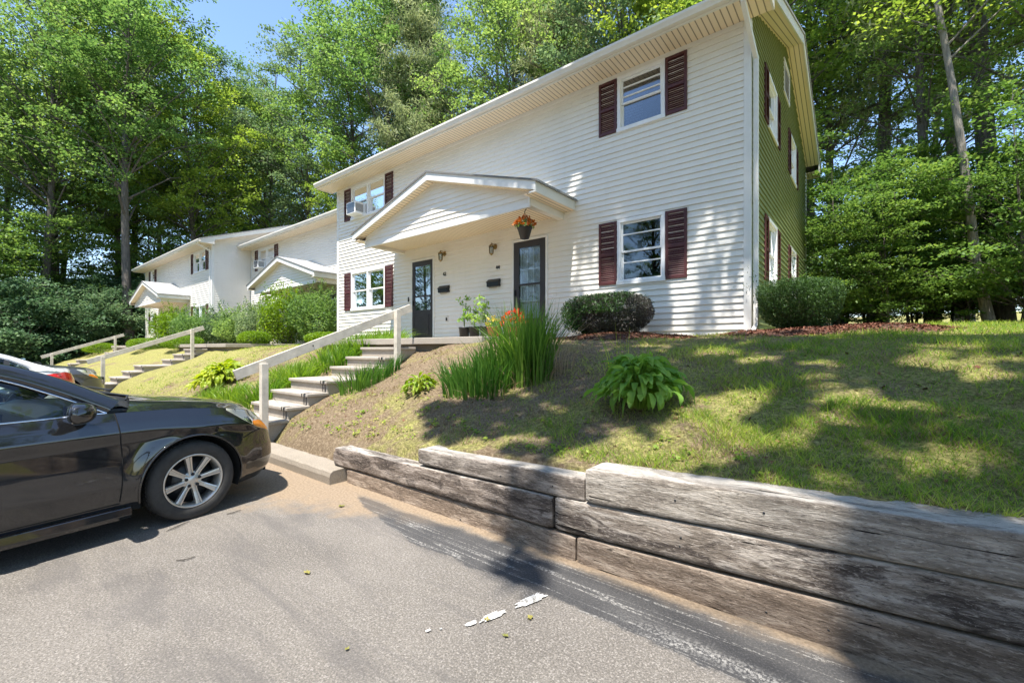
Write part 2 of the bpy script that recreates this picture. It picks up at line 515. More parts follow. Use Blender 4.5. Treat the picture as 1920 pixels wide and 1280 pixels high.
def m_leaf(name, cols, trans=0.35, rough=0.5, spec=0.25, hue=0.0):
    """leaf colours by random island"""
    m = bpy.data.materials.new(name); m.use_nodes = True
    nt = m.node_tree; N = nt.nodes; L = nt.links
    p = N['Principled BSDF']; out = N['Material Output']
    ge = N.new('ShaderNodeNewGeometry')
    v = coords(N, L)
    nz = tnoise(N, L, 0.55, 3, 0.6, v)
    mm = N.new('ShaderNodeMath'); mm.operation = 'MULTIPLY_ADD'; mm.inputs[1].default_value = 0.55
    L.new(ge.outputs['Random Per Island'], mm.inputs[0])
    mr = N.new('ShaderNodeMapRange'); mr.inputs[1].default_value = 0.3; mr.inputs[2].default_value = 0.7; mr.inputs[4].default_value = 0.45
    L.new(nz, mr.inputs[0]); L.new(mr.outputs[0], mm.inputs[2])
    n = len(cols)
    c = ramp(N, L, mm.outputs[0], [(i / (n - 1) if n > 1 else 0, cols[i]) for i in range(n)])
    oi = N.new('ShaderNodeObjectInfo')
    hs = N.new('ShaderNodeHueSaturation')
    r1 = N.new('ShaderNodeMapRange'); r1.inputs[3].default_value = 0.485; r1.inputs[4].default_value = 0.515; L.new(oi.outputs['Random'], r1.inputs[0])
    r2 = N.new('ShaderNodeMapRange'); r2.inputs[3].default_value = 1.2; r2.inputs[4].default_value = 0.8; L.new(oi.outputs['Random'], r2.inputs[0])
    L.new(r1.outputs[0], hs.inputs['Hue']); L.new(r2.outputs[0], hs.inputs['Value']); L.new(c, hs.inputs['Color'])
    c = hs.outputs[0]
    L.new(c, p.inputs['Base Color'])
    p.inputs['Roughness'].default_value = rough
    p.inputs['Specular IOR Level'].default_value = spec
    tl = N.new('ShaderNodeBsdfTranslucent')
    hs2 = N.new('ShaderNodeHueSaturation'); hs2.inputs['Hue'].default_value = 0.492; hs2.inputs['Saturation'].default_value = 1.08; hs2.inputs['Value'].default_value = 1.5
    L.new(c, hs2.inputs['Color']); L.new(hs2.outputs[0], tl.inputs[0])
    mx = N.new('ShaderNodeMixShader'); mx.inputs[0].default_value = trans
    L.new(p.outputs[0], mx.inputs[1]); L.new(tl.outputs[0], mx.inputs[2]); L.new(mx.outputs[0], out.inputs[0])
    return m
M['leaf_mid'] = m_leaf('leaves_mid', [(0.07, 0.135, 0.04), (0.14, 0.235, 0.06), (0.31, 0.42, 0.11)], 0.48)
M['leaf_yel'] = m_leaf('leaves_yellow', [(0.07, 0.13, 0.025), (0.20, 0.30, 0.05), (0.39, 0.48, 0.09)], 0.48)
M['leaf_under'] = m_leaf('leaves_understory', [(0.05, 0.105, 0.03), (0.135, 0.23, 0.05), (0.29, 0.39, 0.085)], 0.45)
M['leaf_blue'] = m_leaf('leaves_blue', [(0.07, 0.125, 0.055), (0.135, 0.205, 0.09), (0.29, 0.37, 0.16)], 0.42)
M['leaf_dark'] = m_leaf('leaves_dark', [(0.035, 0.08, 0.04), (0.08, 0.15, 0.07), (0.20, 0.29, 0.13)], 0.4)
M['pine'] = m_leaf('pine_needles', [(0.09, 0.13, 0.06), (0.20, 0.25, 0.11), (0.38, 0.40, 0.21)], 0.4)
M['yew'] = m_leaf('yew_needles', [(0.02, 0.04, 0.014), (0.04, 0.085, 0.022), (0.10, 0.19, 0.04)], 0.3)
M['yewdark'] = m_leaf('yew_dark', [(0.045, 0.036, 0.034), (0.06, 0.055, 0.05), (0.075, 0.11, 0.045)], 0.15)
M['iris'] = m_leaf('iris_blade', [(0.035, 0.10, 0.015), (0.075, 0.18, 0.025), (0.18, 0.30, 0.05)], 0.45, 0.4)
M['hosta'] = m_leaf('hosta_leaf', [(0.11, 0.24, 0.04), (0.21, 0.37, 0.06), (0.36, 0.51, 0.11)], 0.45, 0.45, 0.25)
M['hostay'] = m_leaf('hosta_yellow', [(0.12, 0.22, 0.02), (0.25, 0.34, 0.03), (0.42, 0.46, 0.07)], 0.4, 0.4)
M['daylily'] = m_leaf('daylily_leaf', [(0.08, 0.17, 0.02), (0.16, 0.28, 0.03), (0.28, 0.38, 0.05)], 0.45, 0.4)
M['clipped'] = m_leaf('clipped_leaf', [(0.05, 0.11, 0.01), (0.14, 0.24, 0.015), (0.24, 0.34, 0.03)], 0.4)
M['grass'] = m_leaf('grass_blades', [(0.07, 0.16, 0.022), (0.17, 0.29, 0.04), (0.38, 0.45, 0.07), (0.60, 0.56, 0.20)], 0.5)
M['straw'] = m_leaf('dry_grass', [(0.16, 0.12, 0.06), (0.30, 0.23, 0.13), (0.46, 0.38, 0.22)], 0.3)
M['flower_o'] = m_leaf('orange_petals', [(0.35, 0.06, 0.01), (0.55, 0.12, 0.02), (0.6, 0.2, 0.05)], 0.3)
M['flower_r'] = m_leaf('red_petals', [(0.45, 0.02, 0.01), (0.7, 0.05, 0.02), (0.75, 0.13, 0.02)], 0.3)
M['flower_y'] = m_leaf('yellow_petals', [(0.5, 0.35, 0.04), (0.7, 0.5, 0.08), (0.8, 0.7, 0.3)], 0.3)
M['deadleaf'] = m_leaf('fallen_leaf', [(0.13, 0.17, 0.03), (0.24, 0.23, 0.06), (0.20, 0.11, 0.05)], 0.2)

def m_bark(name, c0, c1, sc_=1.0):
    m, nt, p, N, L = mat(name)
    v = coords(N, L, (7 * sc_, 7 * sc_, 1.3 * sc_))
    n = tnoise(N, L, 2.4, 7, 0.7, v, 0.6)
    L.new(ramp(N, L, n, [(0.32, c0), (0.68, c1)]), p.inputs['Base Color'])
    p.inputs['Roughness'].default_value = 0.95
    bump(N, L, p, n, 0.9, 0.05)
    return m
M['bark'] = m_bark('bark', (0.05, 0.042, 0.035), (0.19, 0.165, 0.14))
M['bark_light'] = m_bark('bark_light', (0.12, 0.105, 0.09), (0.36, 0.32, 0.27))
M['mulch'] = plain('mulch', (0.11, 0.058, 0.038), 0.95, var=0.6, nscale=30, bs=1.0, bscale=50)
M['chip'] = m_leaf('mulch_chip', [(0.05, 0.022, 0.014), (0.13, 0.055, 0.03), (0.24, 0.12, 0.07)], 0.0, 0.9)
M['railwood'] = plain('painted_rail', (0.55, 0.50, 0.42), 0.75, var=0.2, nscale=8, bs=0.3, bscale=40)
M['terracotta'] = plain('terracotta', (0.36, 0.14, 0.07), 0.8, var=0.2)
M['soil'] = plain('potting_soil', (0.03, 0.02, 0.015), 0.95, var=0.4, nscale=40)

def m_paint(name, c, flake=0.0, coat=1.0, rough=0.35, metal=0.0):
    m, nt, p, N, L = mat(name)
    v = coords(N, L)
    d = tnoise(N, L, 3.0, 5, 0.7, v)
    L.new(ramp(N, L, d, [(0.35, c), (0.75, tuple(min(1, x * 1.1 + 0.001) for x in c))]), p.inputs['Base Color'])
    p.inputs['Roughness'].default_value = rough
    p.inputs['Metallic'].default_value = metal
    p.inputs['Coat Weight'].default_value = coat
    p.inputs['Coat Roughness'].default_value = 0.04
    b = tnoise(N, L, 700, 2, 0.5, v)
    bump(N, L, p, b, 0.02, 0.001)
    return m
M['carblack'] = m_paint('car_paint_black', (0.004, 0.0045, 0.006), rough=0.6)
M['carblack'].node_tree.nodes['Principled BSDF'].inputs['Specular IOR Level'].default_value = 0.1
M['carblack'].node_tree.nodes['Principled BSDF'].inputs['Coat IOR'].default_value = 1.75
M['carwhite'] = m_paint('car_paint_white', (0.58, 0.58, 0.57))
M['cargrey'] = m_paint('car_paint_grey', (0.05, 0.053, 0.06))
M['carblue'] = m_paint('car_paint_blue', (0.30, 0.46, 0.62))
M['chrome'] = plain('chrome', (0.7, 0.7, 0.72), 0.12, metal=1.0, var=0.03, bs=0)
M['alloy'] = plain('alloy', (0.56, 0.54, 0.50), 0.32, metal=0.65, var=0.1, bs=0.05)
M['tyre'] = plain('tyre_rubber', (0.035, 0.033, 0.031), 0.85, var=0.3, nscale=14, bs=0.4, bscale=90)
M['well'] = plain('wheel_well', (0.006, 0.006, 0.006), 0.95, bs=0)
M['headlamp'] = m_glass('headlamp_lens', (0.8, 0.82, 0.8), 1.5, 1.5, 0.05)
M['lampback'] = plain('lamp_reflector', (0.62, 0.60, 0.50), 0.35, metal=0.1, var=0.4, nscale=9)
M['amber'] = plain('amber_lens', (0.85, 0.26, 0.02), 0.25, var=0.15, coat=0.6)
M['redlens'] = plain('red_lens', (0.55, 0.015, 0.02), 0.2, var=0.25, nscale=14, coat=0.8)
M['seat'] = plain('seat_cloth', (0.05, 0.055, 0.055), 0.85, var=0.3)
# ================================================================== terrain
GX = [-90, -60, -40, -16, -9, -6.6, -5.4, -4.7, -3.2, -1.5, 0.3, 3, 10, 40]
GY = [2.78, 3.0, 3.3, 3.6, 4.35, 5.0, 5.4, 6.2, 7.8, 12, 16, 30, 80, 200]
LEFT = [0.16, 0.42, 0.57, 0.72, 0.93, 1.21, 1.40, 1.52, 1.60, 1.75, 2.1, 3.2, 6, 9]
G54 = [0.20, 0.44, 0.60, 0.76, 1.08, 1.38, 1.60, 1.62, 1.63, 1.75, 2.1, 3.2, 6, 9]
G47 = [0.33, 0.46, 0.62, 0.80, 1.12, 1.42, 1.58, 1.62, 1.65, 1.78, 2.1, 3.2, 6, 9]
G32 = [0.52, 0.60, 0.72, 0.86, 1.12, 1.38, 1.50, 1.60, 1.66, 1.82, 2.1, 3.2, 6, 9]
G15 = [0.62, 0.68, 0.77, 0.88, 1.10, 1.33, 1.43, 1.57, 1.69, 1.85, 2.05, 2.6, 6, 9]
G03 = [0.69, 0.73, 0.80, 0.90, 1.12, 1.33, 1.43, 1.58, 1.72, 1.88, 2.05, 2.6, 6, 9]
G30 = [0.76, 0.80, 0.86, 0.95, 1.15, 1.35, 1.45, 1.60, 1.75, 1.90, 2.06, 2.6, 6, 9]
GZ = np.array([LEFT, LEFT, LEFT, LEFT, LEFT, LEFT, G54, G47, G32, G15, G03, G30, G30, G30])

def H(x, y):
    x = np.clip(np.asarray(x, float), -89.9, 39.9); y = np.clip(np.asarray(y, float), 2.78, 199)
    i = np.clip(np.searchsorted(GX, x, side='right') - 1, 0, len(GX) - 2)
    j = np.clip(np.searchsorted(GY, y, side='right') - 1, 0, len(GY) - 2)
    gx = np.array(GX, float); gy = np.array(GY, float)
    u = (x - gx[i]) / (gx[i + 1] - gx[i]); v = (y - gy[j]) / (gy[j + 1] - gy[j])
    u = u * u * (3 - 2 * u)
    z = (GZ[i, j] * (1 - u) + GZ[i + 1, j] * u) * (1 - v) + (GZ[i, j + 1] * (1 - u) + GZ[i + 1, j + 1] * u) * v
    z = z + 0.018 * np.sin(3.1 * x + 1.3 * y) * np.sin(2.3 * y - 0.7 * x) + 0.012 * np.sin(7.3 * x) * np.sin(6.1 * y + 1)
    return z

SH = [0.0, -11.18, -23.12]          # shift of the three flights of steps
def foot(x, y):
    """lowering below the steps and slabs"""
    d = np.zeros_like(x)
    for s in SH:
        d = np.where((x > -7.86 + s) & (x < -6.66 + s) & (y < 5.4), 0.28, d)
        d = np.where((x > -10.4 + s) & (x < -4.98 + s) & (y > 5.37) & (y < 12), 0.25, d)
    return d

def ground_mesh():
    xs = np.concatenate([np.linspace(-400, -95, 6), np.linspace(-90, -40, 30), np.arange(-39.5, -13, 0.35), np.arange(-13, 4, 0.07), np.arange(4, 12, 0.4), np.linspace(12.5, 40, 12), np.linspace(60, 400, 6)])
    ys = np.concatenate([np.linspace(-400, -10, 6), np.array([0, 1.5, 2.3, 2.70, 2.78]), np.arange(2.84, 8.6, 0.07), np.arange(8.7, 20, 0.4), np.linspace(21, 80, 20), np.linspace(100, 400, 6)])
    X, Y = np.meshgrid(xs, ys, indexing='ij')
    Z = H(X, Y) - foot(X, Y)
    rough = np.zeros_like(X)
    near = (X > -13) & (X < 4) & (Y > 2.8) & (Y < 8.6)
    r2 = np.random.default_rng(3).normal(0, 0.006, X.shape)
    Z = Z + np.where(near, r2, 0)
    Z = np.where(Y < 2.75, -0.04, Z)
    n, m = X.shape
    V = np.stack([X, Y, Z], -1).reshape(-1, 3)
    i, j = np.meshgrid(np.arange(n - 1), np.arange(m - 1), indexing='ij')
    a = (i * m + j).ravel()
    F = np.stack([a, a + m, a + m + 1, a + 1], 1)
    return tag(np_mesh('ground', V, F, M['ground'], smooth=True), 'sloping lawn and bare bank between the parking lot and the houses', 'ground', kind='structure')
ground_mesh()

def sheet(name, pts, z, material, kind='structure'):
    b = MB(); b.add([(x, y, z) for x, y in pts], [tuple(range(len(pts)))])
    return tag(b.build(name, material), kind=kind)

def parking():
    b = MB()
    xs = list(np.linspace(-75, 30, 80)); ys = list(np.linspace(-60, 2.69, 60))
    b.grid([[(x, y, 0.0) for y in ys] for x in xs])
    return tag(b.build('parking_lot', M['asphalt']), kind='structure')
parking()

def blob(cx, cy, pts_dir, ln, wd, z, seed, n=60):
    b = MB(); a = math.atan2(pts_dir[1], pts_dir[0]); pts = []
    for k in range(n):
        t = 2 * math.pi * k / n
        r = 1 + 0.45 * mnoise.noise(Vector((math.cos(t) * 1.9 + seed, math.sin(t) * 1.9, seed))) + 0.22 * mnoise.noise(Vector((math.cos(t) * 9 + seed, math.sin(t) * 9, seed)))
        x = ln * 0.5 * math.copysign(abs(math.cos(t)) ** 0.7, math.cos(t)) * r; y = wd * 0.5 * math.sin(t) * r
        pts.append((cx + x * math.cos(a) - y * math.sin(a), cy + x * math.sin(a) + y * math.cos(a), z))
    b.add(pts, [tuple(range(n))])
    return b
# remains of a painted bay line
pl = MB()
for cx, cy, ln, wd, sd_ in ((-1.515, 2.05, 0.21, 0.062, 1.0), (-1.585, 1.80, 0.17, 0.050, 2.0), (-1.63, 1.68, 0.07, 0.032, 3.0), (-1.76, 1.50, 0.03, 0.018, 4.0), (-1.72, 1.55, 0.015, 0.01, 5.0)):
    q = blob(cx, cy, (0.24, 1.0), ln, wd, 0.008, sd_)
    pl.add(q.v, q.f)
tag(pl.build('parking_line', M['paint']), kind='structure')

# ------------------------------------------------------------------ kerb
def kerb(name, x0, x1, tint):
    b = MB(); rows = []
    xs = np.linspace(x0, x1, max(3, int((x1 - x0) / 0.05)))
    prof = [(2.46, -0.03), (2.455, 0.08), (2.47, 0.125), (2.50, 0.142), (2.70, 0.15), (2.74, 0.14), (2.75, 0.02)]
    for x in xs:
        rows.append([(x, y + 0.006 * mnoise.noise(Vector((x * 7, y * 9, 3))), z + 0.008 * mnoise.noise(Vector((x * 6, y * 20, 7)))) for y, z in prof])
    b.grid(rows, smooth=False)
    b.add(rows[0], [tuple(range(len(prof)))]); b.add(rows[-1], [tuple(range(len(prof)))[::-1]])
    tag(b.build(name, M['kerb']), kind='structure')
kx = -4.46
for i in range(18):
    kerb('kerb', kx - 2.0, kx - 0.012, i)
    kx -= 2.0

# ------------------------------------------------------------------ timbers
def timber(x0, x1, zb0, zb1, zt0, zt1, mt, label, y0=2.62, th=0.245, seed=0.0, ragged=0.0):
    n = max(20, int((x1 - x0) / 0.035)); rows = []
    for i in range(n + 1):
        t = i / n; x = x0 + (x1 - x0) * t
        zb = zb0 + (zb1 - zb0) * t; zt = zt0 + (zt1 - zt0) * t
        r = 0.007
        cs = []
        def line(a, b_, k):
            return [(a[0] + (b_[0] - a[0]) * s / k, a[1] + (b_[1] - a[1]) * s / k) for s in range(k)]
        cs += line((y0, zb + r), (y0, zt - r), 8) + [(y0, zt - r)]
        cs += line((y0 + r, zt), (y0 + th - r, zt), 6) + [(y0 + th - r, zt)]
        cs += line((y0 + th, zt - r), (y0 + th, zb + r), 3) + [(y0 + th, zb + r)]
        cs += line((y0 + th - r, zb), (y0 + r, zb), 3) + [(y0 + r, zb)]
        row = []
        for (y, z) in cs:
            p = Vector((x * 2.2 + seed, y * 22, z * 22 + seed))
            d = 0.0030 * mnoise.noise(p) + 0.0022 * mnoise.noise(p * 2.7) + 0.007 * mnoise.noise(Vector((x * 0.9 + seed, 0, 0)))
            cy, cz = y0 + th / 2, (zb + zt) / 2
            k = 1.0
            if min(t, 1 - t) < 0.006: k = 0.93
            xx = x
            if ragged and t < 0.06: xx += ragged * (0.06 - t) / 0.06 * (0.5 + mnoise.noise(Vector((y * 30, z * 30, seed))))
            sk_ = 0.022 * max(0.0, x + 1.5)
            row.append((xx - x0, sk_ + cy + (y - cy) * k + d * (1 if y < cy else -0.4) - y0, cz + (z - cz) * k + d * (1 if z > cz else 0.2)))
        rows.append(row)
    b = MB(); b.grid(rows, close=True)
    b.add(rows[0], [tuple(range(len(rows[0])))]); b.add(rows[-1], [tuple(range(len(rows[0])))[::-1]])
    o = b.build('wall_timber', mt)
    o.location = (x0, y0, 0)
    rr_ = random.Random(int(seed * 7))
    for k_ in range(2):
        tx = rr_.uniform(0.08, 0.9 if x1 < 0 else 0.35); zz = (zb0 + (zt0 - zb0) * rr_.uniform(.35, .65)) + (zb1 - zb0) * tx
        xs_ = x0 + (x1 - x0) * tx; sp_ = MB(); sp_.lathe([(0, -.002), (.006, -.001), (.007, .006)], 10, ((x1 - x0) * tx, -.001 + .022 * max(0, xs_ + 1.5), zz), 'y'); sp_.build('spike_head', M['black'], o)
    return tag(o, label, 'timber', 'weathered timbers of the low retaining wall')
TM = [m_timber('timber_grey_brown', 3.1, (0.25, 0.21, 0.175), (0.45, 0.39, 0.335), (0.07, 0.054, 0.046), 0.6, (0.48, 0.44, 0.39)),
      m_timber('timber_dark_streaked', 8.7, (0.25, 0.205, 0.165), (0.52, 0.455, 0.39), (0.045, 0.032, 0.028), 0.95, (0.48, 0.44, 0.39)),
      m_timber('timber_sandy', 15.3, (0.26, 0.195, 0.145), (0.45, 0.36, 0.28), (0.12, 0.086, 0.062), 0.6, (0.36, 0.29, 0.23)),
      m_timber('timber_pale', 22.9, (0.34, 0.295, 0.245), (0.52, 0.465, 0.40), (0.16, 0.13, 0.105), 0.7, (0.50, 0.46, 0.41)),
      m_timber('timber_dark_left', 31.4, (0.19, 0.148, 0.118), (0.42, 0.35, 0.295), (0.045, 0.034, 0.029), 0.9, (0.48, 0.44, 0.39))]
timber(-4.43, -1.562, -0.06, -0.06, 0.148, 0.168, TM[2], 'sandy brown timber at ground level, left of the two in the bottom course', y0=2.625, seed=1)
timber(-1.545, 3.4, -0.06, -0.06, 0.170, 0.34, TM[2], 'sandy brown timber at ground level on the right, running out of the picture', y0=2.618, seed=5)
timber(-4.69, -1.745, 0.158, 0.180, 0.346, 0.402, TM[4], 'dark streaked timber of the middle course with a ragged left end near the kerb', y0=2.612, seed=9, ragged=0.05)
timber(-1.722, 3.2, 0.184, 0.354, 0.408, 0.580, TM[1], 'middle course timber on the right with big dark brown weather stains', y0=2.62, seed=14)
timber(-3.226, -1.492, 0.400, 0.416, 0.534, 0.576, TM[0], 'short thin grey timber on top, left of the tall pale top timber', y0=2.625, seed=21)
timber(-1.474, 3.5, 0.428, 0.602, 0.650, 0.822, TM[3], 'tall pale top timber on the right, edging the dappled lawn', y0=2.61, seed=27, th=0.25)

# ================================================================== houses
EXPO = 0.107
def siding(b, a0, a1, z0, z1, openings=(), clip=None, lap=0.021):
    n = int(math.ceil((z1 - z0) / EXPO - 1e-6))
    for i in range(n):
        zb = z0 + i * EXPO; zt = min(zb + EXPO, z1)
        bps = [zb, zt]
        for (o0, o1, p0, p1) in openings:
            for zz in (p0, p1):
                if zb + 1e-4 < zz < zt - 1e-4: bps.append(zz)
        bps.sort()
        for s0, s1 in zip(bps[:-1], bps[1:]):
            mid = (s0 + s1) / 2
            cuts = sorted((o0, o1) for (o0, o1, p0, p1) in openings if p0 < mid < p1)
            cur = a0; iv = []
            for o0, o1 in cuts:
                if o0 > cur: iv.append((cur, o0))
                cur = max(cur, o1)
            if cur < a1: iv.append((cur, a1))
            n0b = lap * (1 - (s0 - zb) / EXPO); n1b = lap * (1 - (s1 - zb) / EXPO) + 0.0005
            iv2 = []
            for (l, r) in iv:
                cuts_ = [l]; ps = (i * 2.37 + 0.9) % 3.7
                while ps < r:
                    if ps > l + 0.15 and ps < r - 0.15: cuts_.append(ps)
                    ps += 3.7
                cuts_.append(r)
                iv2 += list(zip(cuts_[:-1], cuts_[1:], range(len(cuts_))))
            for (l, r, kk) in iv2:
                n0 = n0b + 0.0016 * (kk % 2); n1 = n1b + 0.0016 * (kk % 2)
                lb, rb, lt, rt = l, r, l, r
                if clip:
                    c0 = clip(s0); c1 = clip(s1)
                    lb, rb = max(l, c0[0]), min(r, c0[1]); lt, rt = max(l, c1[0]), min(r, c1[1])
                    if rb <= lb: continue
                    if rt < lt: lt = rt = (lt + rt) / 2
                b.quad((lb, n0, s0), (rb, n0, s0), (rt, n1, s1), (lt, n1, s1))
                if abs(s0 - zb) < 1e-6:
                    b.quad((lb, 0, s0), (rb, 0, s0), (rb, n0, s0), (lb, n0, s0))

def window(root, xf, a0, a1, z0, z1, units=1, lower_curtain=None, rails=(), label=None):
    """opening a0..a1, z0..z1 in wall coordinates (a, outwards, z)"""
    f = MB(xf); t = 0.055
    f.box(a0 - 0.02, a1 + 0.02, -0.10, 0.032, z1 - 0.035, z1 + 0.03)
    f.box(a0 - 0.03, a1 + 0.03, -0.10, 0.045, z0 - 0.045, z0 + 0.03)
    f.box(a0 - 0.02, a0 + t - 0.01, -0.10, 0.030, z0 + 0.03, z1 - 0.035)
    f.box(a1 - t + 0.01, a1 + 0.02, -0.10, 0.030, z0 + 0.03, z1 - 0.035)
    wn = f
    W = (a1 - a0) / units
    for k in range(1, units):
        f.box(a0 + W * k - 0.04, a0 + W * k + 0.04, -0.10, 0.026, z0 + 0.03, z1 - 0.035)
    wo = f.build('window', M['white'], root, 0.004)
    if label: wo['label'] = label
    zm = (z0 + z1) / 2
    for k in range(units):
        l = a0 + W * k + (0.045 if k == 0 else 0.04); r = a0 + W * (k + 1) - (0.045 if k == units - 1 else 0.04)
        for nm, (s0, s1), nn in (('upper', (zm - 0.02, z1 - 0.035), -0.012), ('lower', (z0 + 0.03, zm + 0.02), -0.042)):
            s = MB(xf); u = 0.036
            s.box(l, l + u, nn - 0.028, nn, s0, s1); s.box(r - u, r, nn - 0.028, nn, s0, s1)
            s.box(l + u, r - u, nn - 0.028, nn, s0, s0 + u); s.box(l + u, r - u, nn - 0.028, nn, s1 - u, s1)
            for rr in rails:
                zz = z0 + (z1 - z0) * rr
                if s0 + 0.05 < zz < s1 - 0.05: s.box(l + u, r - u, nn - 0.02, nn + 0.004, zz - 0.012, zz + 0.012)
            s.build('sash', M['white'], wo, 0.003, 1)
            g = MB(xf); g.box(l + u - 0.004, r - u + 0.004, nn - 0.018, nn - 0.013, s0 + u - 0.004, s1 - u + 0.004)
            g.build('pane', M['glass'], wo)
        if lower_curtain == 'blind':
            c = MB(xf); n = 9
            for q in range(n):
                zz = z1 - 0.06 - q * 0.028
                c.add([(l, -0.13, zz), (r, -0.13, zz), (r, -0.155, zz - 0.024), (l, -0.155, zz - 0.024)], [(0, 1, 2, 3)])
            c.build('blind', M['blind'], wo)
        elif lower_curtain == 'curtain' or (lower_curtain == 'left' and k == 0):
            c = MB(xf); pts = []
            e = l + (r - l) * (0.5 if lower_curtain == 'left' else 1.0)
            for q in range(25):
                a = l + (e - l) * q / 24
                pts.append([(a, -0.15 + 0.018 * math.sin(q * 1.9), zz) for zz in (z0 + 0.03, z1 - 0.04)])
            c.grid(pts)
            c.build('curtain', M['curtain'], wo)
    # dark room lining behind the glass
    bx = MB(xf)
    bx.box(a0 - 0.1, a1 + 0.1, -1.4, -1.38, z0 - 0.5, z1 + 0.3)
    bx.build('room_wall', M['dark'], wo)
    return wo

def shutter(root, xf, a0, a1, z0, z1, label=None):
    f = MB(xf); t = 0.045
    f.box(a0, a0 + t, 0.006, 0.040, z0, z1); f.box(a1 - t, a1, 0.006, 0.040, z0, z1)
    zm = z0 + (z1 - z0) * 0.48
    for (p, q) in ((z0, z0 + t * 1.3), (zm - t * 0.6, zm + t * 0.6), (z1 - t * 1.1, z1)):
        f.box(a0 + t, a1 - t, 0.006, 0.038, p, q)
    for (p, q) in ((z0 + t * 1.3, zm - t * 0.6), (zm + t * 0.6, z1 - t * 1.1)):
        n = max(4, int((q - p) / 0.034)); d = (q - p) / n
        for i in range(n):
            zz = p + d * i
            f.add([(a0 + t, 0.034, zz), (a1 - t, 0.034, zz), (a1 - t, 0.012, zz + d * 1.05), (a0 + t, 0.012, zz + d * 1.05),
                   (a0 + t, 0.028, zz), (a1 - t, 0.028, zz)], [(0, 1, 2, 3), (4, 5, 2, 3), (0, 1, 5, 4)])
    o = f.build('shutter', M['shutter'], root)
    if label: o['label'] = label
    return o

def digits(text, xf, a, z, h, parent):
    seg = {'4': [((0.75, 0), (0.75, 1)), ((0.75, 1), (0.0, 0.32)), ((0.0, 0.32), (1.0, 0.32))],
           '2': [((0.0, 0.78), (0.15, 0.95)), ((0.15, 0.95), (0.5, 1.0)), ((0.5, 1.0), (0.85, 0.95)), ((0.85, 0.95), (0.95, 0.72)), ((0.95, 0.72), (0.0, 0.03)), ((0.0, 0.03), (1.0, 0.03))]}
    b = MB(xf); w_ = h * 0.55
    for i, ch in enumerate(text):
        o = a + i * w_ * 1.35
        for (p, q) in seg[ch]:
            b.bar((o + p[0] * w_, 0.018, z + p[1] * h), (o + q[0] * w_, 0.018, z + q[1] * h), 0.012, h * 0.2, up=(0, 1, 0))
    return b.build('house_number', M['black'], parent)

def lantern(root, xf, a, z):
    b = MB(xf)
    b.lathe([(0.0, 0.0), (0.065, 0.0), (0.062, 0.012), (0.03, 0.022), (0.0, 0.024)], 20, (a, 0.013, z), 'y')
    b.tube([(a, 0.03, z), (a, 0.08, z + 0.05), (a, 0.13, z + 0.06), (a, 0.15, z + 0.03)], 0.008, 6)
    b.lathe([(0.0, 0.09), (0.012, 0.085), (0.012, 0.06), (0.03, 0.045), (0.062, 0.02), (0.066, 0.0), (0.06, -0.004)], 6, (a, 0.15, z - 0.02))
    b.lathe([(0.048, -0.16), (0.05, -0.165), (0.03, -0.18), (0.012, -0.20), (0.0, -0.205)], 6, (a, 0.15, z - 0.02))
    for k in range(6):
        t = 2 * math.pi * k / 6
        b.bar((a + 0.06 * math.cos(t), 0.15 + 0.06 * math.sin(t), z - 0.02), (a + 0.047 * math.cos(t), 0.15 + 0.047 * math.sin(t), z - 0.185), 0.007, 0.007)
    o = b.build('wall_lantern', M['brass'], root)
    g = MB(xf); g.lathe([(0.056, -0.002), (0.044, -0.158)], 6, (a, 0.15, z - 0.02)); g.build('lantern_glass', M['glass'], o)
    return o

def mailbox(root, xf, a, z, w_=0.36):
    b = MB(xf)
    b.prism([(0.0, z - 0.09), (0.095, z - 0.09), (0.10, z + 0.02), (0.02, z + 0.085), (0.0, z + 0.09)], 'x', a - w_ / 2, a + w_ / 2)
    o = b.build('mailbox', M['black'], root, 0.006)
    l = MB(xf); l.prism([(0.0, z + 0.094), (0.03, z + 0.088), (0.112, z + 0.018), (0.112, z + 0.008), (0.0, z + 0.088)], 'x', a - w_ / 2 - 0.008, a + w_ / 2 + 0.008)
    l.build('mailbox_lid', M['black'], o)
    n = MB(xf)
    n.tube([(a - w_ * 0.3, 0.05, z - 0.085), (a - w_ * 0.3, 0.07, z - 0.12), (a + w_ * 0.3, 0.07, z - 0.12), (a + w_ * 0.3, 0.05, z - 0.085)], 0.004, 5)
    n.build('newspaper_hook', M['brass'], o)
    return o

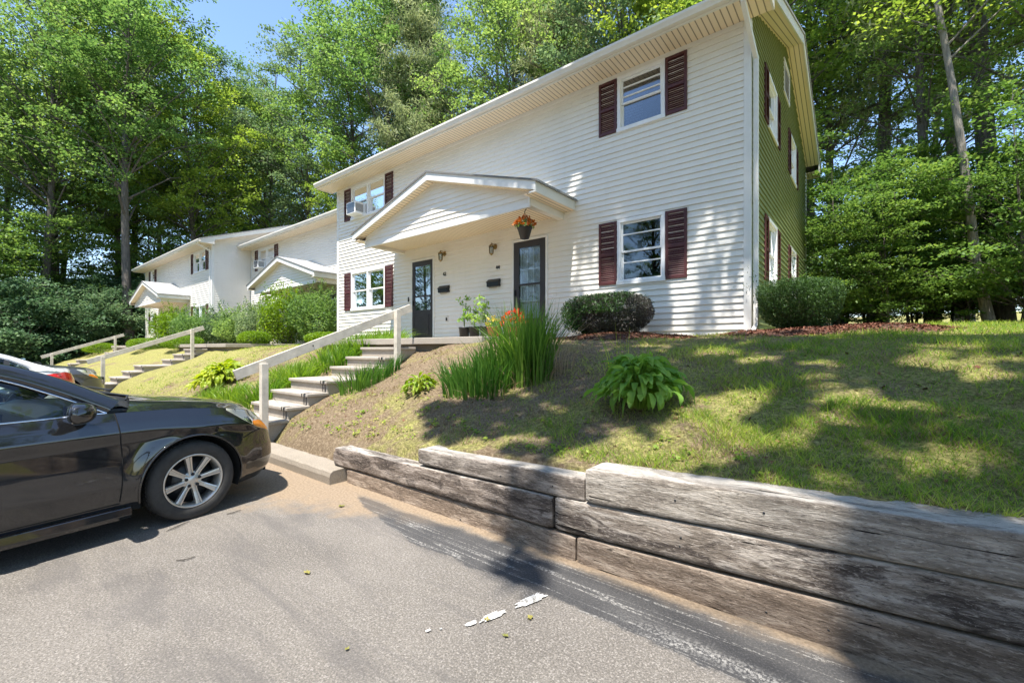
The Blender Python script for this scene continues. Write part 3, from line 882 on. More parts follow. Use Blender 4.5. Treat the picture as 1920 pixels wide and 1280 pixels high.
def door(root, xf, a0, a1, z0, z1, style):
    t = 0.05
    tr = MB(xf)
    tr.box(a0, a0 + t, -0.05, 0.035, z0, z1 + t); tr.box(a1 - t, a1, -0.05, 0.035, z0, z1 + t)
    tr.box(a0 + t, a1 - t, -0.05, 0.035, z1, z1 + t)
    tr.box(a0 - 0.01, a1 + 0.01, -0.05, 0.06, z0 - 0.04, z0)
    tr.build('door_frame', M['trim'], root, 0.003)
    l, r = a0 + t, a1 - t
    d = MB(xf); n0, n1 = -0.012, 0.026
    s = 0.10 if style == 42 else 0.15
    b0 = z0 + (0.80 if style == 42 else 0.42)
    d.box(l + 0.003, l + s, n0, n1, z0 + 0.004, z1 - 0.004); d.box(r - s, r - 0.003, n0, n1, z0 + 0.004, z1 - 0.004)
    d.box(l + s, r - s, n0, n1, z1 - 0.14, z1 - 0.004); d.box(l + s, r - s, n0, n1 - 0.006, z0 + 0.004, b0)
    d.box(l + s + 0.06, r - s - 0.06, n1 - 0.006, n1 + 0.004, z0 + 0.12, b0 - 0.12)
    zm = z0 + 1.17
    d.box(l + s, r - s, n0, n1 - 0.004, zm - 0.02, zm + 0.02)
    o = d.build('storm_door', M['door'], root, 0.003)
    o['label'] = 'dark brown storm door of number %d' % style
    g = MB(xf); g.box(l + s, r - s, 0.004, 0.008, b0, z1 - 0.14); g.build('door_glass', M['doorglass'], o)
    h = MB(xf); h.bar((l + 0.05, 0.05, z0 + 0.94), (l + 0.05, 0.05, z0 + 1.06), 0.016, 0.016); h.box(l + 0.04, l + 0.06, 0.026, 0.045, z0 + 0.93, z0 + 1.07)
    h.build('door_handle', M['black'], o)
    # the inner door
    i = MB(xf)
    i.box(l, r, -0.14, -0.10, z0, z1)
    if style == 42:
        inn = i.build('inner_door', M['door'], root)
        q = MB(xf); c = (l + r) / 2 - 0.04
        q.box(c - 0.10, c - 0.065, -0.10, -0.08, z1 - 1.05, z1 - 0.20); q.box(c + 0.065, c + 0.10, -0.10, -0.08, z1 - 1.05, z1 - 0.20)
        q.box(c - 0.10, c + 0.10, -0.10, -0.08, z1 - 0.20, z1 - 0.165); q.box(c - 0.10, c + 0.10, -0.10, -0.08, z1 - 1.085, z1 - 1.05)
        q.build('door_light_frame', M['white'], inn)
        q = MB(xf); q.box(c + 0.12, r - s, -0.10, -0.085, zm + 0.02, z1 - 0.16); q.build('paper_notice', M['blind'], inn)
    else:
        inn = i.build('inner_door', M['white'], root)
        c = MB(xf); pts = []
        for q in range(41):
            a = l + s + (r - l - 2 * s) * q / 40
            pts.append([(a, -0.055 + 0.012 * math.sin(q * 1.5), zz) for zz in (zm - 0.36, z1 - 0.15)])
        c.grid(pts); c.build('door_curtain', M['curtain'], inn)
        q = MB(xf)
        for k in range(4):
            a = l + s + 0.03 + (r - l - 2 * s - 0.06) * k / 3
            q.box(a - 0.014, a + 0.014, -0.035, -0.02, zm - 0.36, z1 - 0.16)
        for zz in (zm - 0.36, zm + 0.34, z1 - 0.17):
            q.box(l + s, r - s, -0.036, -0.021, zz - 0.015, zz + 0.015)
        q.build('glazing_bars', M['white'], inn)
    return o

def porch_roof(root, cx, W=2.95, D=1.37, zE=4.45, zR=5.33):
    sl = (zR - zE) / W
    r = MB()
    for s in (-1, 1):
        e = (cx + s * (W + 0.05), zE - 0.05 * sl); pk = (cx, zR)
        pts = [(e[0], e[1]), (pk[0], pk[1]), (pk[0], pk[1] + 0.035), (e[0], e[1] + 0.035)]
        r.prism(pts, 'y', -D - 0.05, 0.0)
    po = r.build('porch_roof', M['shingle'], root)
    po['label'] = 'shallow gabled porch roof over the doors'
    f = MB(); fh = 0.16
    for s in (-1, 1):
        f.prism([(cx + s * W, zE), (cx, zR), (cx, zR - fh), (cx + s * (W - 0.16 / sl * 0.0), zE - fh)], 'y', -D - 0.028, -D)
    f.box(cx - W, cx - W + 0.14, -D - 0.026, -D, zE - fh - 0.03, zE - fh); f.box(cx + W - 0.14, cx + W, -D - 0.026, -D, zE - fh - 0.03, zE - fh)
    f.build('rake_board', M['trim'], po)
    for s in (-1, 1):
        g = MB(); x = cx + s * W
        g.box(min(x, x - s * 0.025), max(x, x - s * 0.025), -D + 0.001, 0, zE - fh - 0.03, zE + 0.0)
        g.build('eave_fascia', M['fascia'], po)
        k = MB(); xb = cx + s * (W - 0.33)
        k.box(xb - 0.06, xb + 0.06, -D + 0.2, 0, zE - fh - 0.17, zE - fh - 0.02)
        k.build('porch_beam', M['fascia'], po)
    # soffits : flat eave strips, sloping rake strips, porch ceiling
    q = MB(); zs = zE - fh - 0.028
    for s in (-1, 1):
        xa, xb = sorted((cx + s * (W - 0.026), cx + s * (W - 0.27)))
        q.box(xa, xb, -D + 0.001, 0, zs, zs + 0.012)
    for s in (-1, 1):
        q.prism([(cx + s * (W - 0.1), zE - fh + 0.03), (cx, zR - fh), (cx, zR - fh + 0.012), (cx + s * (W - 0.1), zE - fh + 0.042)], 'y', -D + 0.001, -D + 0.2)
    q.build('porch_soffit', M['soffit'], po)
    c = MB(); c.box(cx - W + 0.392, cx + W - 0.392, -D + 0.225, 0, zs - 0.06, zs - 0.045); c.build('porch_ceiling', M['soffit'], po)
    # pediment
    p = MB(lambda v: (v[0], -D + 0.2 - v[1], v[2]))
    zb = zs - 0.10
    siding(p, cx - W + 0.27, cx + W - 0.27, zb, zR - fh + 0.02, (), lambda z: (cx - (zR - fh + 0.02 - z) / sl, cx + (zR - fh + 0.02 - z) / sl))
    p.build('pediment', M['siding'], po)
    t = MB(); t.box(cx - W + 0.27, cx + W - 0.27, -D + 0.165, -D + 0.20, zb - 0.075, zb); 
    t.box(cx - W + 0.27, cx - W + 0.31, -D + 0.168, -D + 0.21, zb, zb + 0.12); t.box(cx + W - 0.31, cx + W - 0.27, -D + 0.168, -D + 0.21, zb, zb + 0.12)
    t.build('pediment_trim', M['trim'], po)
    return po

def house(x0, y0, dz, L, D, mirror, label, group, main=False, z_base=1.66):
    root = empty('house', (x0, y0, dz), 0, label, 'house', group)
    S = 6.66; zb = z_base
    F = lambda v: (v[0], -v[1], v[2])                     # front wall
    mx = (lambda a: L - a) if mirror else (lambda a: a)
    def rng_(a, b): return tuple(sorted((mx(a), mx(b))))
    dbl = rng_(0.85, 2.62); sgl = rng_(10.01, 10.88)
    op = []
    wins = []
    for (z0, z1, nm) in ((2.70, 3.86, 'lower'), (5.58, 6.56, 'upper')):
        wins.append((dbl, z0, z1, 2, nm)); 
        if L > 12: wins.append((sgl, z0, z1, 1, nm))
    doors = [(rng_(3.85, 4.80), 42), (rng_(7.43, 8.40), 44)]
    for (a, z0, z1, u, nm) in wins: op.append((a[0], a[1], z0, z1))
    for (a, st) in doors: op.append((a[0], a[1], 1.2, 3.83 + 0.05))
    b = MB(F); siding(b, 0.0, L, zb, S, op)
    b.build('wall', M['siding'], root)
    # side walls and back
    RS = 0.36; top = lambda y: S + 0.19 + RS * min(y, D - y)
    sides = []
    gop = []
    if main:
        for yy in (1.55, 4.55): gop += [(yy, yy + 0.95, 2.70, 3.86), (yy, yy + 0.95, 5.58, 6.56)]
        gop.append((3.55, 4.30, 7.15, 7.80))
    clip = lambda z: (max(0.0, (z - S - 0.19) / RS), min(D, D - (z - S - 0.19) / RS))
    G = lambda v: (L + v[1], v[0], v[2])
    g = MB(G); siding(g, 0.0, D, zb, S + 0.19 + RS * D / 2, gop, clip)
    gw = g.build('wall', M['siding_shade_tint'] if main else M['siding'], root)
    if main: gw['label'] = 'side wall with green shade painted into its siding colour'
    g = MB(lambda v: (-v[1], v[0], v[2])); siding(g, 0.0, D, zb, S + 0.19 + RS * D / 2, (), clip)
    g.build('wall', M['siding'], root)
    g = MB(lambda v: (v[0], D + v[1], v[2])); siding(g, 0.0, L, zb, S, ())
    g.build('wall', M['siding'], root)
    # floor / foundation skirt
    k = MB(); k.box(0.02, L - 0.02, 0.02, D - 0.02, 0.9, zb - 0.004); k.build('foundation', M['kerb'], root)
    # corner boards
    c = MB()
    for (x, s) in ((0, -1), (L, 1)):
        for (y, t) in ((0, -1), (D, 1)):
            xa, xb = sorted((x + s * 0.022, x - s * 0.085)); ya, yb = sorted((y + t * 0.022, y - t * 0.085))
            c = MB(); c.prism([(x + s * 0.022, y + t * 0.022), (x - s * 0.085, y + t * 0.022), (x - s * 0.085, y + t * 0.001), (x + s * 0.001, y + t * 0.001), (x + s * 0.001, y - t * 0.085), (x + s * 0.022, y - t * 0.085)], 'z', zb - 0.01, S)
            c.build('corner_board', M['trim'], root)
    fz = MB(F); fz.box(0.09, L - 0.09, 0.0145, 0.028, S - 0.07, S); fz.build('frieze_board', M['trim'], root)
    # roof
    EO = 0.56; RO = 0.34
    r = MB(); zt = S + 0.15
    ridge = zt + RS * (D / 2 + EO)
    for (ys, sgn) in ((-EO - 0.03, 1), (D + EO + 0.03, -1)):
        ym = D / 2
        zz = zt - 0.03 * RS
        r.prism([(ys, zz), (ym, ridge), (ym, ridge + 0.04), (ys, zz + 0.04)], 'x', -RO - 0.02, L + RO + 0.02)
    ro = r.build('roof', M['shingle'], root)
    f = MB()
    for (ys, s) in ((-EO, -1), (D + EO, 1)):
        ya, yb = sorted((ys, ys - s * 0.03)); f.box(-RO + 0.03, L + RO - 0.03, ya, yb, S - 0.012, zt)
    for xs, s in ((-RO, -1), (L + RO, 1)):
        xa, xb = sorted((xs, xs - s * 0.028))
        for ys in (-EO, D + EO):
            f.prism([(ys, zt), (D / 2, ridge), (D / 2, ridge - 0.20), (ys, zt - 0.165)], 'x', xa, xb)
        # box returns under the rake at both eaves
        for (ya, yb) in ((-EO, 0.0), (D, D + EO)):
            if s > 0 or True: f.prism([(ya, S - 0.012), (yb, S - 0.012), (yb, S + 0.19 if yb < 1 else zt - 0.02), (ya, zt - 0.02 if ya < 0 else S + 0.19)], 'x', xa + (0.001 if s < 0 else 0.0), xb - (0.0 if s < 0 else 0.001))
    f.build('fascia', M['fascia'], ro)
    s_ = MB()
    for (ya, yb) in ((-EO + 0.031, -0.0005), (D + 0.0005, D + EO - 0.031)):
        s_ = MB(); s_.box(-RO + 0.029, L + RO - 0.029, ya, yb, S, S + 0.012); s_.build('soffit', M['soffit'], ro)
    for xs, s in ((-RO, -1), (L + RO, 1)):
        xa, xb = sorted((xs - s * 0.03, xs - s * (RO - 0.001)))
        for sg in (0, 1):
            y_a, y_b = (0.0, D / 2) if sg == 0 else (D, D / 2)
            s_ = MB(); s_.prism([(y_a, S + 0.19), (y_b, S + 0.19 + RS * D / 2), (y_b, S + 0.202 + RS * D / 2), (y_a, S + 0.202)], 'x', xa, xb); s_.build('rake_soffit', M['soffit'], ro)
    gt = MB()
    pr = [(0, 0), (-0.075, 0.0), (-0.085, 0.03), (-0.11, 0.075), (-0.11, 0.115), (-0.10, 0.115), (-0.10, 0.08), (-0.07, 0.03), (-0.008, 0.012), (0, 0.12)]
    gt.prism([(-EO - 0.001 + p[0], S + 0.02 + p[1]) for p in pr], 'x', -RO + 0.02, L + RO - 0.02)
    gt.build('gutter', M['fascia'], ro)
    # downspout
    ds = MB(); xd = L + 0.075 if main else L + 0.07
    if main:
        ds.bar((xd - 0.05, -EO - 0.05, S + 0.03), (xd - 0.05, -EO - 0.05, S - 0.12), 0.075, 0.055, up=(1, 0, 0))
        ds.bar((xd - 0.05, -EO - 0.05, S - 0.10), (xd, 0.07, S - 0.62), 0.06, 0.075)
        ds.bar((xd, 0.07, S - 0.58), (xd, 0.07, zb + 0.1), 0.065, 0.08, up=(0, 1, 0))
        ds.bar((xd, 0.07, zb + 0.14), (xd + 0.02, -0.28, zb + 0.03), 0.06, 0.08)
    else:
        ds.bar((L - 0.2, -EO - 0.05, S + 0.03), (L - 0.12, -0.05, S - 0.28), 0.06, 0.07)
        ds.bar((L - 0.12, -0.05, S - 0.26), (L - 0.12, -0.05, zb), 0.06, 0.075, up=(0, 1, 0))
    ds.build('downspout', M['trim'], root)
    # windows, shutters
    for (a, z0, z1, u, nm) in wins:
        cur = None
        if u == 2: cur = 'left' if nm == 'lower' else 'blind'
        rl = (0.77, 0.32) if u == 1 and nm == 'lower' else ((0.80, 0.62) if u == 1 else ())
        window(root, F, a[0], a[1], z0, z1, u, cur, rl)
        shutter(root, F, a[0] - 0.40, a[0] - 0.03, z0 - 0.02, z1 + 0.01); shutter(root, F, a[1] + 0.03, a[1] + 0.40, z0 - 0.02, z1 + 0.01)
    if main:
        for (a0, a1, z0, z1) in gop[:-1]:
            window(root, G, a0, a1, z0, z1, 1)
            shutter(root, G, a0 - 0.38, a0 - 0.03, z0, z1); shutter(root, G, a1 + 0.03, a1 + 0.38, z0, z1)
        v = MB(G); a0, a1, z0, z1 = gop[-1]
        v.box(a0 - 0.05, a0, 0, 0.03, z0 - 0.05, z1 + 0.05); v.box(a1, a1 + 0.05, 0, 0.03, z0 - 0.05, z1 + 0.05)
        v.box(a0, a1, 0, 0.03, z1, z1 + 0.05); v.box(a0, a1, 0, 0.03, z0 - 0.05, z0)
        for i in range(9):
            zz = z0 + (z1 - z0) * i / 9
            v.add([(a0, 0.02, zz), (a1, 0.02, zz), (a1, -0.03, zz + 0.07), (a0, -0.03, zz + 0.07)], [(0, 1, 2, 3)])
        v.build('gable_vent', M['fascia'], root)
    for (a, st) in doors:
        door(root, F, a[0], a[1], 1.70, 3.83, st)
    porch_roof(root, mx(6.12))
    if main:
        for a, z in ((5.19, 3.90), (6.92, 3.83)): lantern(root, F, a, z)
        mailbox(root, F, 5.20, 2.99); mailbox(root, F, 6.90, 2.99)
        digits('42', F, 5.14, 3.335, 0.085, root); digits('44', F, 6.95, 3.30, 0.085, root)
        b = MB(F); b.box(3.71, 3.75, 0.013, 0.035, 2.76, 2.89); b.build('doorbell', M['black'], root, 0.006)
        b = MB(F); b.box(5.24, 5.33, 0.010, 0.028, 2.15, 2.29); o = b.build('outlet_cover', M['fascia'], root, 0.004)
        b = MB(F); b.box(5.265, 5.305, 0.02, 0.05, 2.17, 2.25); b.build('outlet', M['black'], o, 0.004)
    else:
        for a, z in ((5.19, 3.88), (6.92, 3.83)): lantern(root, F, mx(a), z)
        mailbox(root, F, mx(5.20), 2.99); mailbox(root, F, mx(6.90), 2.99)
    return root

house(-13.70, 7.81, 0.0, 12.24, 7.94, False, 'nearest white clapboard two-storey house with two dark doors under its porch roof', 'white two-storey houses in a row', True)
house(-24.38, 9.22, -0.24, 10.6, 7.94, False, 'middle white house, set back between the nearest house and the farthest one', 'white two-storey houses in a row')
house(-36.70, 7.50, -0.24, 12.24, 7.94, True, 'farthest white house at the left end of the row beside the tall trunk', 'white two-storey houses in a row')

# ------------------------------------------------------------------ porch slabs and steps
def steps(sx, dz, ydeep, label_s, label_p, slab_to):
    root = empty('concrete_steps', (-7.2 + sx, 2.7, dz), 0, label_s, 'steps', 'concrete steps up the bank')
    xl, xr = -0.62, 0.60
    Z = [0.24, 0.42, 0.595, 0.77, 0.948, 1.126, 1.304, 1.482]
    Y = [2.36, 2.68, 2.98, 3.28, 3.58, 4.33, 4.65, 4.97, 5.29]
    for k, z in enumerate(Z):
        y0 = Y[k] - 2.7; y1 = Y[k + 1] - 2.7
        t = MB(); t.box(xl - 0.02, xr + 0.03, y0 - 0.03, y1 - 0.001 + 0.02, z - 0.05, z)
        tr = t.build('tread', M['concrete'], root, 0.012, 3)
        r = MB(); r.box(xl, xr, y0 + 0.005, y1 + 0.03, z - 0.30, z - 0.0505); r.build('riser', M['concrete'], root)
        s = MB()
        for xs in (xr - 0.135, xr - 0.065):
            s.box(xs - 0.011, xs + 0.011, y0 - 0.036, y0 + 0.09, z - 0.048, z + 0.003)
            s.box(xs - 0.011, xs + 0.011, y0 - 0.001, y0 + 0.006, z - 0.17, z - 0.05)
        s.build('dark_stripe', M['black'], tr, 0.003, 1)
    # porch slab
    p = MB(); p.box(-3.1, 2.3, 0, ydeep - 5.295, 1.535, 1.655)
    sl = p.build('porch_slab', M['concrete'], None, 0.01)
    sl.location = (-7.2 + sx, 5.295, dz)
    tag(sl, label_p, 'slab', 'concrete porch slabs')
    q = MB(); q.box(-3.0, 2.2, 0.12, ydeep - 5.30, 1.0, 1.534); q.build('slab_support', M['kerb'], sl)

def handrail(sx, dz, label):
    root = empty('handrail', (-6.52 + sx, 2.62, dz), 0, label, 'handrail', 'painted wooden handrails beside the steps')
    for (y, zt, zb) in ((0.0, 1.25, 0.0), (2.23, 2.148, 0.95)):
        b = MB(); b.box(-0.045, 0.045, y - 0.045, y + 0.045, zb, zt); b.build('post', M['railwood'], root, 0.005)
    b = MB(); b.bar((-0.066, -0.34, 1.095), (-0.066, 2.58, 2.205), 0.038, 0.14); b.build('rail', M['railwood'], root, 0.005)
    k = MB(); k.lathe([(0, 0), (0.011, 0), (0.011, 0.006), (0, 0.006)], 10, (-0.046, 0.72, 1.50), 'x'); k.build('bolt', M['black'], root)

names = [('concrete steps in front of the nearest house with black striped treads', 'concrete porch slab under the two doors of the nearest house', 'nearest and largest of the white wooden handrails, ending beside door 42'),
         ('concrete steps of the middle house, seen beyond the dark parked cars', 'concrete porch slab of the middle house behind the shrubs', 'middle handrail of the three, over the steps to the middle house'),
         ('farthest concrete steps, in the shade left of the middle handrail', 'concrete porch slab of the farthest house', 'farthest handrail of the three, against the dark woods')]
for i, s in enumerate(SH):
    steps(s, 0.0 if i == 0 else -0.03, (7.80, 9.2, 7.49)[i], names[i][0], names[i][1], 0)
    handrail(s, 0.0 if i == 0 else -0.03, names[i][2])

# ================================================================== vegetation
def leaf_quads(C, size, rng_, flat=0.5, aspect=0.55, droop=0.0):
    """diamond leaves at centres C; returns V,F"""
    n = len(C)
    a = rng_.uniform(0, 2 * math.pi, n)
    tilt = rng_.normal(0, flat, n); roll = rng_.normal(0, flat, n)
    d = np.stack([np.cos(a) * np.cos(tilt), np.sin(a) * np.cos(tilt), np.sin(tilt) - droop], 1)
    d /= np.linalg.norm(d, axis=1, keepdims=True)
    s = np.stack([-np.sin(a), np.cos(a), roll], 1)
    s -= d * (s * d).sum(1, keepdims=True); s /= np.linalg.norm(s, axis=1, keepdims=True)
    L = (size * rng_.uniform(0.65, 1.25, n))[:, None]; W = L * aspect
    v0 = C - d * L * 0.5; v1 = C + s * W * 0.5 - d * L * 0.05; v2 = C + d * L * 0.5; v3 = C - s * W * 0.5 - d * L * 0.05
    V = np.stack([v0, v1, v2, v3], 1).reshape(-1, 3)
    F = np.arange(4 * n).reshape(-1, 4)
    return V, F

def rand_unit(n, r):
    v = r.normal(size=(n, 3)); return v / np.linalg.norm(v, axis=1, keepdims=True)

def tree_proto(seed, h, crown0, crownr, nclump, per, leaf, lmat, bmat, trunk_r=0.22, lean=0.0, kind='decid', csize=(0.9, 0.38), name=('tree', 'label', 'tree'), top_r=0.25, fork=False):
    r = np.random.default_rng(seed)
    root = empty(name[0], (0, 0, 0), 0, name[1], name[2])
    # trunk
    n = 12; ph = r.uniform(0, 6.28, 2)
    tp = []
    for i in range(n + 1):
        t = i / n
        tp.append(Vector((lean * h * t ** 1.4 + 0.018 * h * math.sin(3 * t + ph[0]), 0.018 * h * math.sin(2.6 * t + ph[1]) * (1 if i else 0), h * t * 0.97 - 0.3 * (i == 0))))
    tp[0].x = tp[0].x * 0
    b = MB(); b.tube(tp, [trunk_r * ((1 - t / n) ** 0.8 * 0.95 + 0.05) * (1.35 if t == 0 else 1) for t in range(n + 1)], 9)
    centers = []
    def trunk_at(z):
        t = min(max(z / (h * 0.97), 0), 1) * n; i = min(int(t), n - 1); return tp[i].lerp(tp[i + 1], t - i)
    nb = nclump // 5
    for k in range(nb):
        if kind == 'pine':
            t = r.uniform(0, 1); z = h * (crown0 + (1 - crown0) * t)
            rad = crownr * (1 - t) ** 0.8 * r.uniform(0.55, 1.0) + 0.3; rise = rad * r.uniform(0.0, 0.25)
        else:
            t = r.uniform(0.0, 0.93); z = h * (crown0 + (1 - crown0) * t) * 0.98
            env = math.sin(math.pi * min(0.97, (0.16 + 0.80 * t))) ** 0.7
            rad = crownr * (env * r.uniform(0.45, 1.08)) + 0.4; rise = rad * r.uniform(0.15, 0.75)
        a = r.uniform(0, 2 * math.pi)
        p0 = trunk_at(max(h * 0.08, z - rise)); p1 = Vector((p0.x + rad * math.cos(a), p0.y + rad * math.sin(a), z + rise * 0.3))
        mid = p0.lerp(p1, 0.5) + Vector((r.normal(0, 0.12), r.normal(0, 0.12), 0.12 * rad))
        rr = trunk_r * 0.28 * (1 - 0.6 * t)
        b.tube([p0, mid, p1], [rr, rr * 0.6, rr * 0.15], 5, False)
        for q in range(5):
            s = r.uniform(0.35, 1.05); base = p0.lerp(mid, s * 2) if s < 0.5 else mid.lerp(p1, s * 2 - 1)
            off = Vector((r.normal(0, 0.33), r.normal(0, 0.33), r.normal(0.1, 0.22))) * crownr * 0.33
            c = base + off; centers.append((c.x, c.y, c.z))
            if q % 2 == 0: b.tube([base, c], [rr * 0.3, 0.008], 4, False)
    b.build('trunk', bmat, root)
    C = np.array(centers)
    m = len(C)
    idx = np.repeat(np.arange(m), per)
    sc_ = r.uniform(0.55, 1.3, m)[idx][:, None]
    off = rand_unit(m * per, r) * (r.uniform(0, 1, (m * per, 1)) ** 0.45)
    off = off * np.array([[csize[0], csize[0], csize[1]]]) * sc_
    off[:, 2] -= 0.25 * (off[:, 0] ** 2 + off[:, 1] ** 2) / max(csize[0], 0.1)
    P = C[idx] + off
    V, F = leaf_quads(P, leaf, r, 0.55 if kind != 'pine' else 0.9, 0.62 if kind != 'pine' else 0.16)
    np_mesh('crown', V, F, lmat, root)
    return root

P = {}
P['oak'] = tree_proto(1, 24, 0.36, 5.0, 340, 80, 0.19, M['leaf_mid'], M['bark'], 0.24, csize=(0.85, 0.42), name=('oak_tree', 'a', 'tree'))
P['maple'] = tree_proto(2, 22, 0.32, 4.3, 320, 80, 0.18, M['leaf_yel'], M['bark'], 0.20, csize=(0.8, 0.4), name=('maple_tree', 'a', 'tree'))
P['blue'] = tree_proto(3, 25, 0.36, 4.6, 320, 80, 0.19, M['leaf_blue'], M['bark'], 0.26, csize=(0.85, 0.42), name=('oak_tree', 'a', 'tree'))
P['pine'] = tree_proto(4, 27, 0.34, 4.2, 420, 90, 0.34, M['pine'], M['bark'], 0.28, kind='pine', csize=(0.85, 0.4), name=('pine_tree', 'a', 'tree'))
P['slim'] = tree_proto(5, 19, 0.42, 2.8, 260, 95, 0.115, M['leaf_yel'], M['bark_light'], 0.10, lean=-0.17, csize=(0.85, 0.28), name=('birch_tree', 'a', 'tree'))
P['near'] = tree_proto(6, 20, 0.16, 4.0, 300, 75, 0.125, M['leaf_mid'], M['bark'], 0.22, csize=(0.85, 0.17), name=('beech_tree', 'a', 'tree'))
P['under'] = tree_proto(7, 6.5, 0.06, 2.6, 230, 75, 0.11, M['leaf_under'], M['bark'], 0.05, csize=(0.55, 0.13), name=('sapling', 'a', 'young tree'))
P['darkbush'] = tree_proto(8, 5.0, 0.04, 3.0, 300, 70, 0.17, M['leaf_dark'], M['bark'], 0.06, csize=(0.75, 0.3), name=('rhododendron', 'a', 'shrub'))
used = set()
TREES = []
def place(kind, x, y, s, rz, label, group, sz=None):
    src = P[kind]
    if kind in used: o = copy_tree(src)
    else: o = src; used.add(kind)
    o.location = (x, y, float(H(x, y)) - 0.1)
    o.rotation_euler = (0, 0, rz); o.scale = (s, s, sz or s)
    o['label'] = label
    if group: o['group'] = group
    elif 'group' in o: del o['group']
    TREES.append(o)
    return o
GB = 'tall trees behind the houses'; GL = 'trees of the wood on the left'; GR = 'trees of the wood on the right'
tl = random.Random(5)
LB = {'oak': 'one of the tall green oaks crowded behind the roofs', 'maple': 'one of the yellow green maples behind the roofs', 'blue': 'one of the blue green oaks behind the roofs', 'pine': 'one of the grey green pines standing behind the roofs'}
LL = {'oak': 'one of the green oaks in the wood at the left edge', 'maple': 'one of the yellow green maples in the wood on the left', 'blue': 'one of the blue green trees in the wood on the left', 'pine': 'one of the pines in the wood on the left'}
LR = {'near': 'one of the leafy beeches at the edge of the wood on the right', 'pine': 'one of the dark pines in the wood on the right', 'oak': 'one of the oaks deeper in the wood on the right', 'blue': 'one of the blue green oaks deeper in the wood on the right', 'slim': 'one of the slim pale trunks deeper in the wood on the right', 'maple': 'one of the yellow green maples in the wood on the right'}
def trees(lst, labels, group):
    for (k, x, y, s) in lst:
        place(k, x, y, s, tl.uniform(0, 6.28), labels[k], group + ' (%s)' % P[k]['category'] if False else group + ', ' + k.replace('near', 'beech').replace('slim', 'birch').replace('blue', 'blue oak'))
# behind the houses
trees([('oak', -28.0, 19.5, 1.16), ('oak', -33.5, 19.6, 1.2), ('pine', -24.0, 20.5, 1.02), ('blue', -38.5, 18.8, 1.1), ('oak', -17.5, 21.0, 1.0), ('pine', -14.0, 22.5, 1.0), ('blue', -10.0, 21.0, 1.0), ('maple', -6.6, 21.5, 1.12), ('oak', -7.5, 27.0, 1.1), ('maple', -3.4, 21.0, 1.12),
       ('blue', -21.0, 24.5, 1.05), ('pine', -18.0, 28.0, 1.0), ('maple', -24.5, 18.6, 0.62), ('maple', -31.0, 18.0, 0.66), ('pine', -30.5, 26.0, 1.1), ('blue', -2.0, 26.0, 1.0)], LB, GB)
# the wood on the left
trees([('maple', -40.8, 11.0, 1.16), ('oak', -43.0, 18.5, 1.12), ('maple', -46.0, 7.5, 1.22), ('oak', -42.5, 3.2, 1.12), ('blue', -48.0, 4.8, 1.2), ('pine', -51.0, 9.5, 1.1), ('blue', -47.0, 13.5, 1.15),
       ('oak', -53.0, 2.4, 1.2), ('maple', -55.0, 6.0, 1.25), ('oak', -57.0, 13.0, 1.2), ('blue', -50.0, 20.0, 1.1), ('pine', -46.5, -1.0, 1.15), ('maple', -49.0, 17.0, 1.12), ('oak', -57.0, 22.0, 1.2)], LL, GL)
# the wood on the right
trees([('near', 4.3, 17.2, 0.90), ('near', 1.5, 18.4, 0.8), ('pine', 0.2, 22.0, 0.95), ('near', -1.0, 24.0, 0.95), ('pine', 3.2, 27.0, 1.0), ('pine', 2.95, 18.6, 0.95), ('near', 7.6, 21.0, 1.0), ('blue', 9.5, 25.0, 1.0), ('slim', 1.6, 20.0, 1.05)], LR, GR)
lt = place('slim', 2.35, 15.6, 1.0, 0.15, 'slender leaning tree with a bare pale forked trunk at the edge of the right wood', None)
t245 = place('oak', -38.0, 7.0, 1.16, 1.0, 'tree with a tall straight bare grey trunk next to the farthest house', None)
for i in range(19):
    x = -1.2 + (i % 5) * 1.9 + tl.uniform(-0.5, 0.5) + (0.9 if i > 9 else 0); y = 15.6 + (i // 5) * 2.3 + tl.uniform(-0.4, 0.4)
    place('under', x, y, tl.uniform(0.65, 1.0), tl.uniform(0, 6), 'sapling', 'saplings at the edge of the right wood')
for i in range(16):
    x = -38.5 - (i % 4) * 3.3 + tl.uniform(-0.8, 0.8); y = 2.2 + (i // 4) * 3.4 + tl.uniform(-0.8, 0.8)
    place('darkbush', x, y, tl.uniform(0.75, 1.15), tl.uniform(0, 6), 'bush', 'dark bushes under the left wood')
for i in range(16):
    place('under', -42.5 - (i % 4) * 4.2 + tl.uniform(-1, 1), -1.0 + (i // 4) * 5.5 + tl.uniform(-1, 1), tl.uniform(1.5, 2.0), tl.uniform(0, 6), 'sapling', 'saplings in the left wood')
for i in range(8):
    place('under', -3 + i * 2.2, 24.0 + tl.uniform(-1, 1), tl.uniform(0.7, 0.9), tl.uniform(0, 6), 'sapling', 'saplings deep in the right wood')
for i in range(8):
    x = -36 + i * 4.6 + tl.uniform(-1, 1); y = 18.2 + tl.uniform(-0.4, 1.2)
    place('under', x, y, tl.uniform(1.0, 1.45), tl.uniform(0, 6), 'sapling', 'saplings behind the houses')
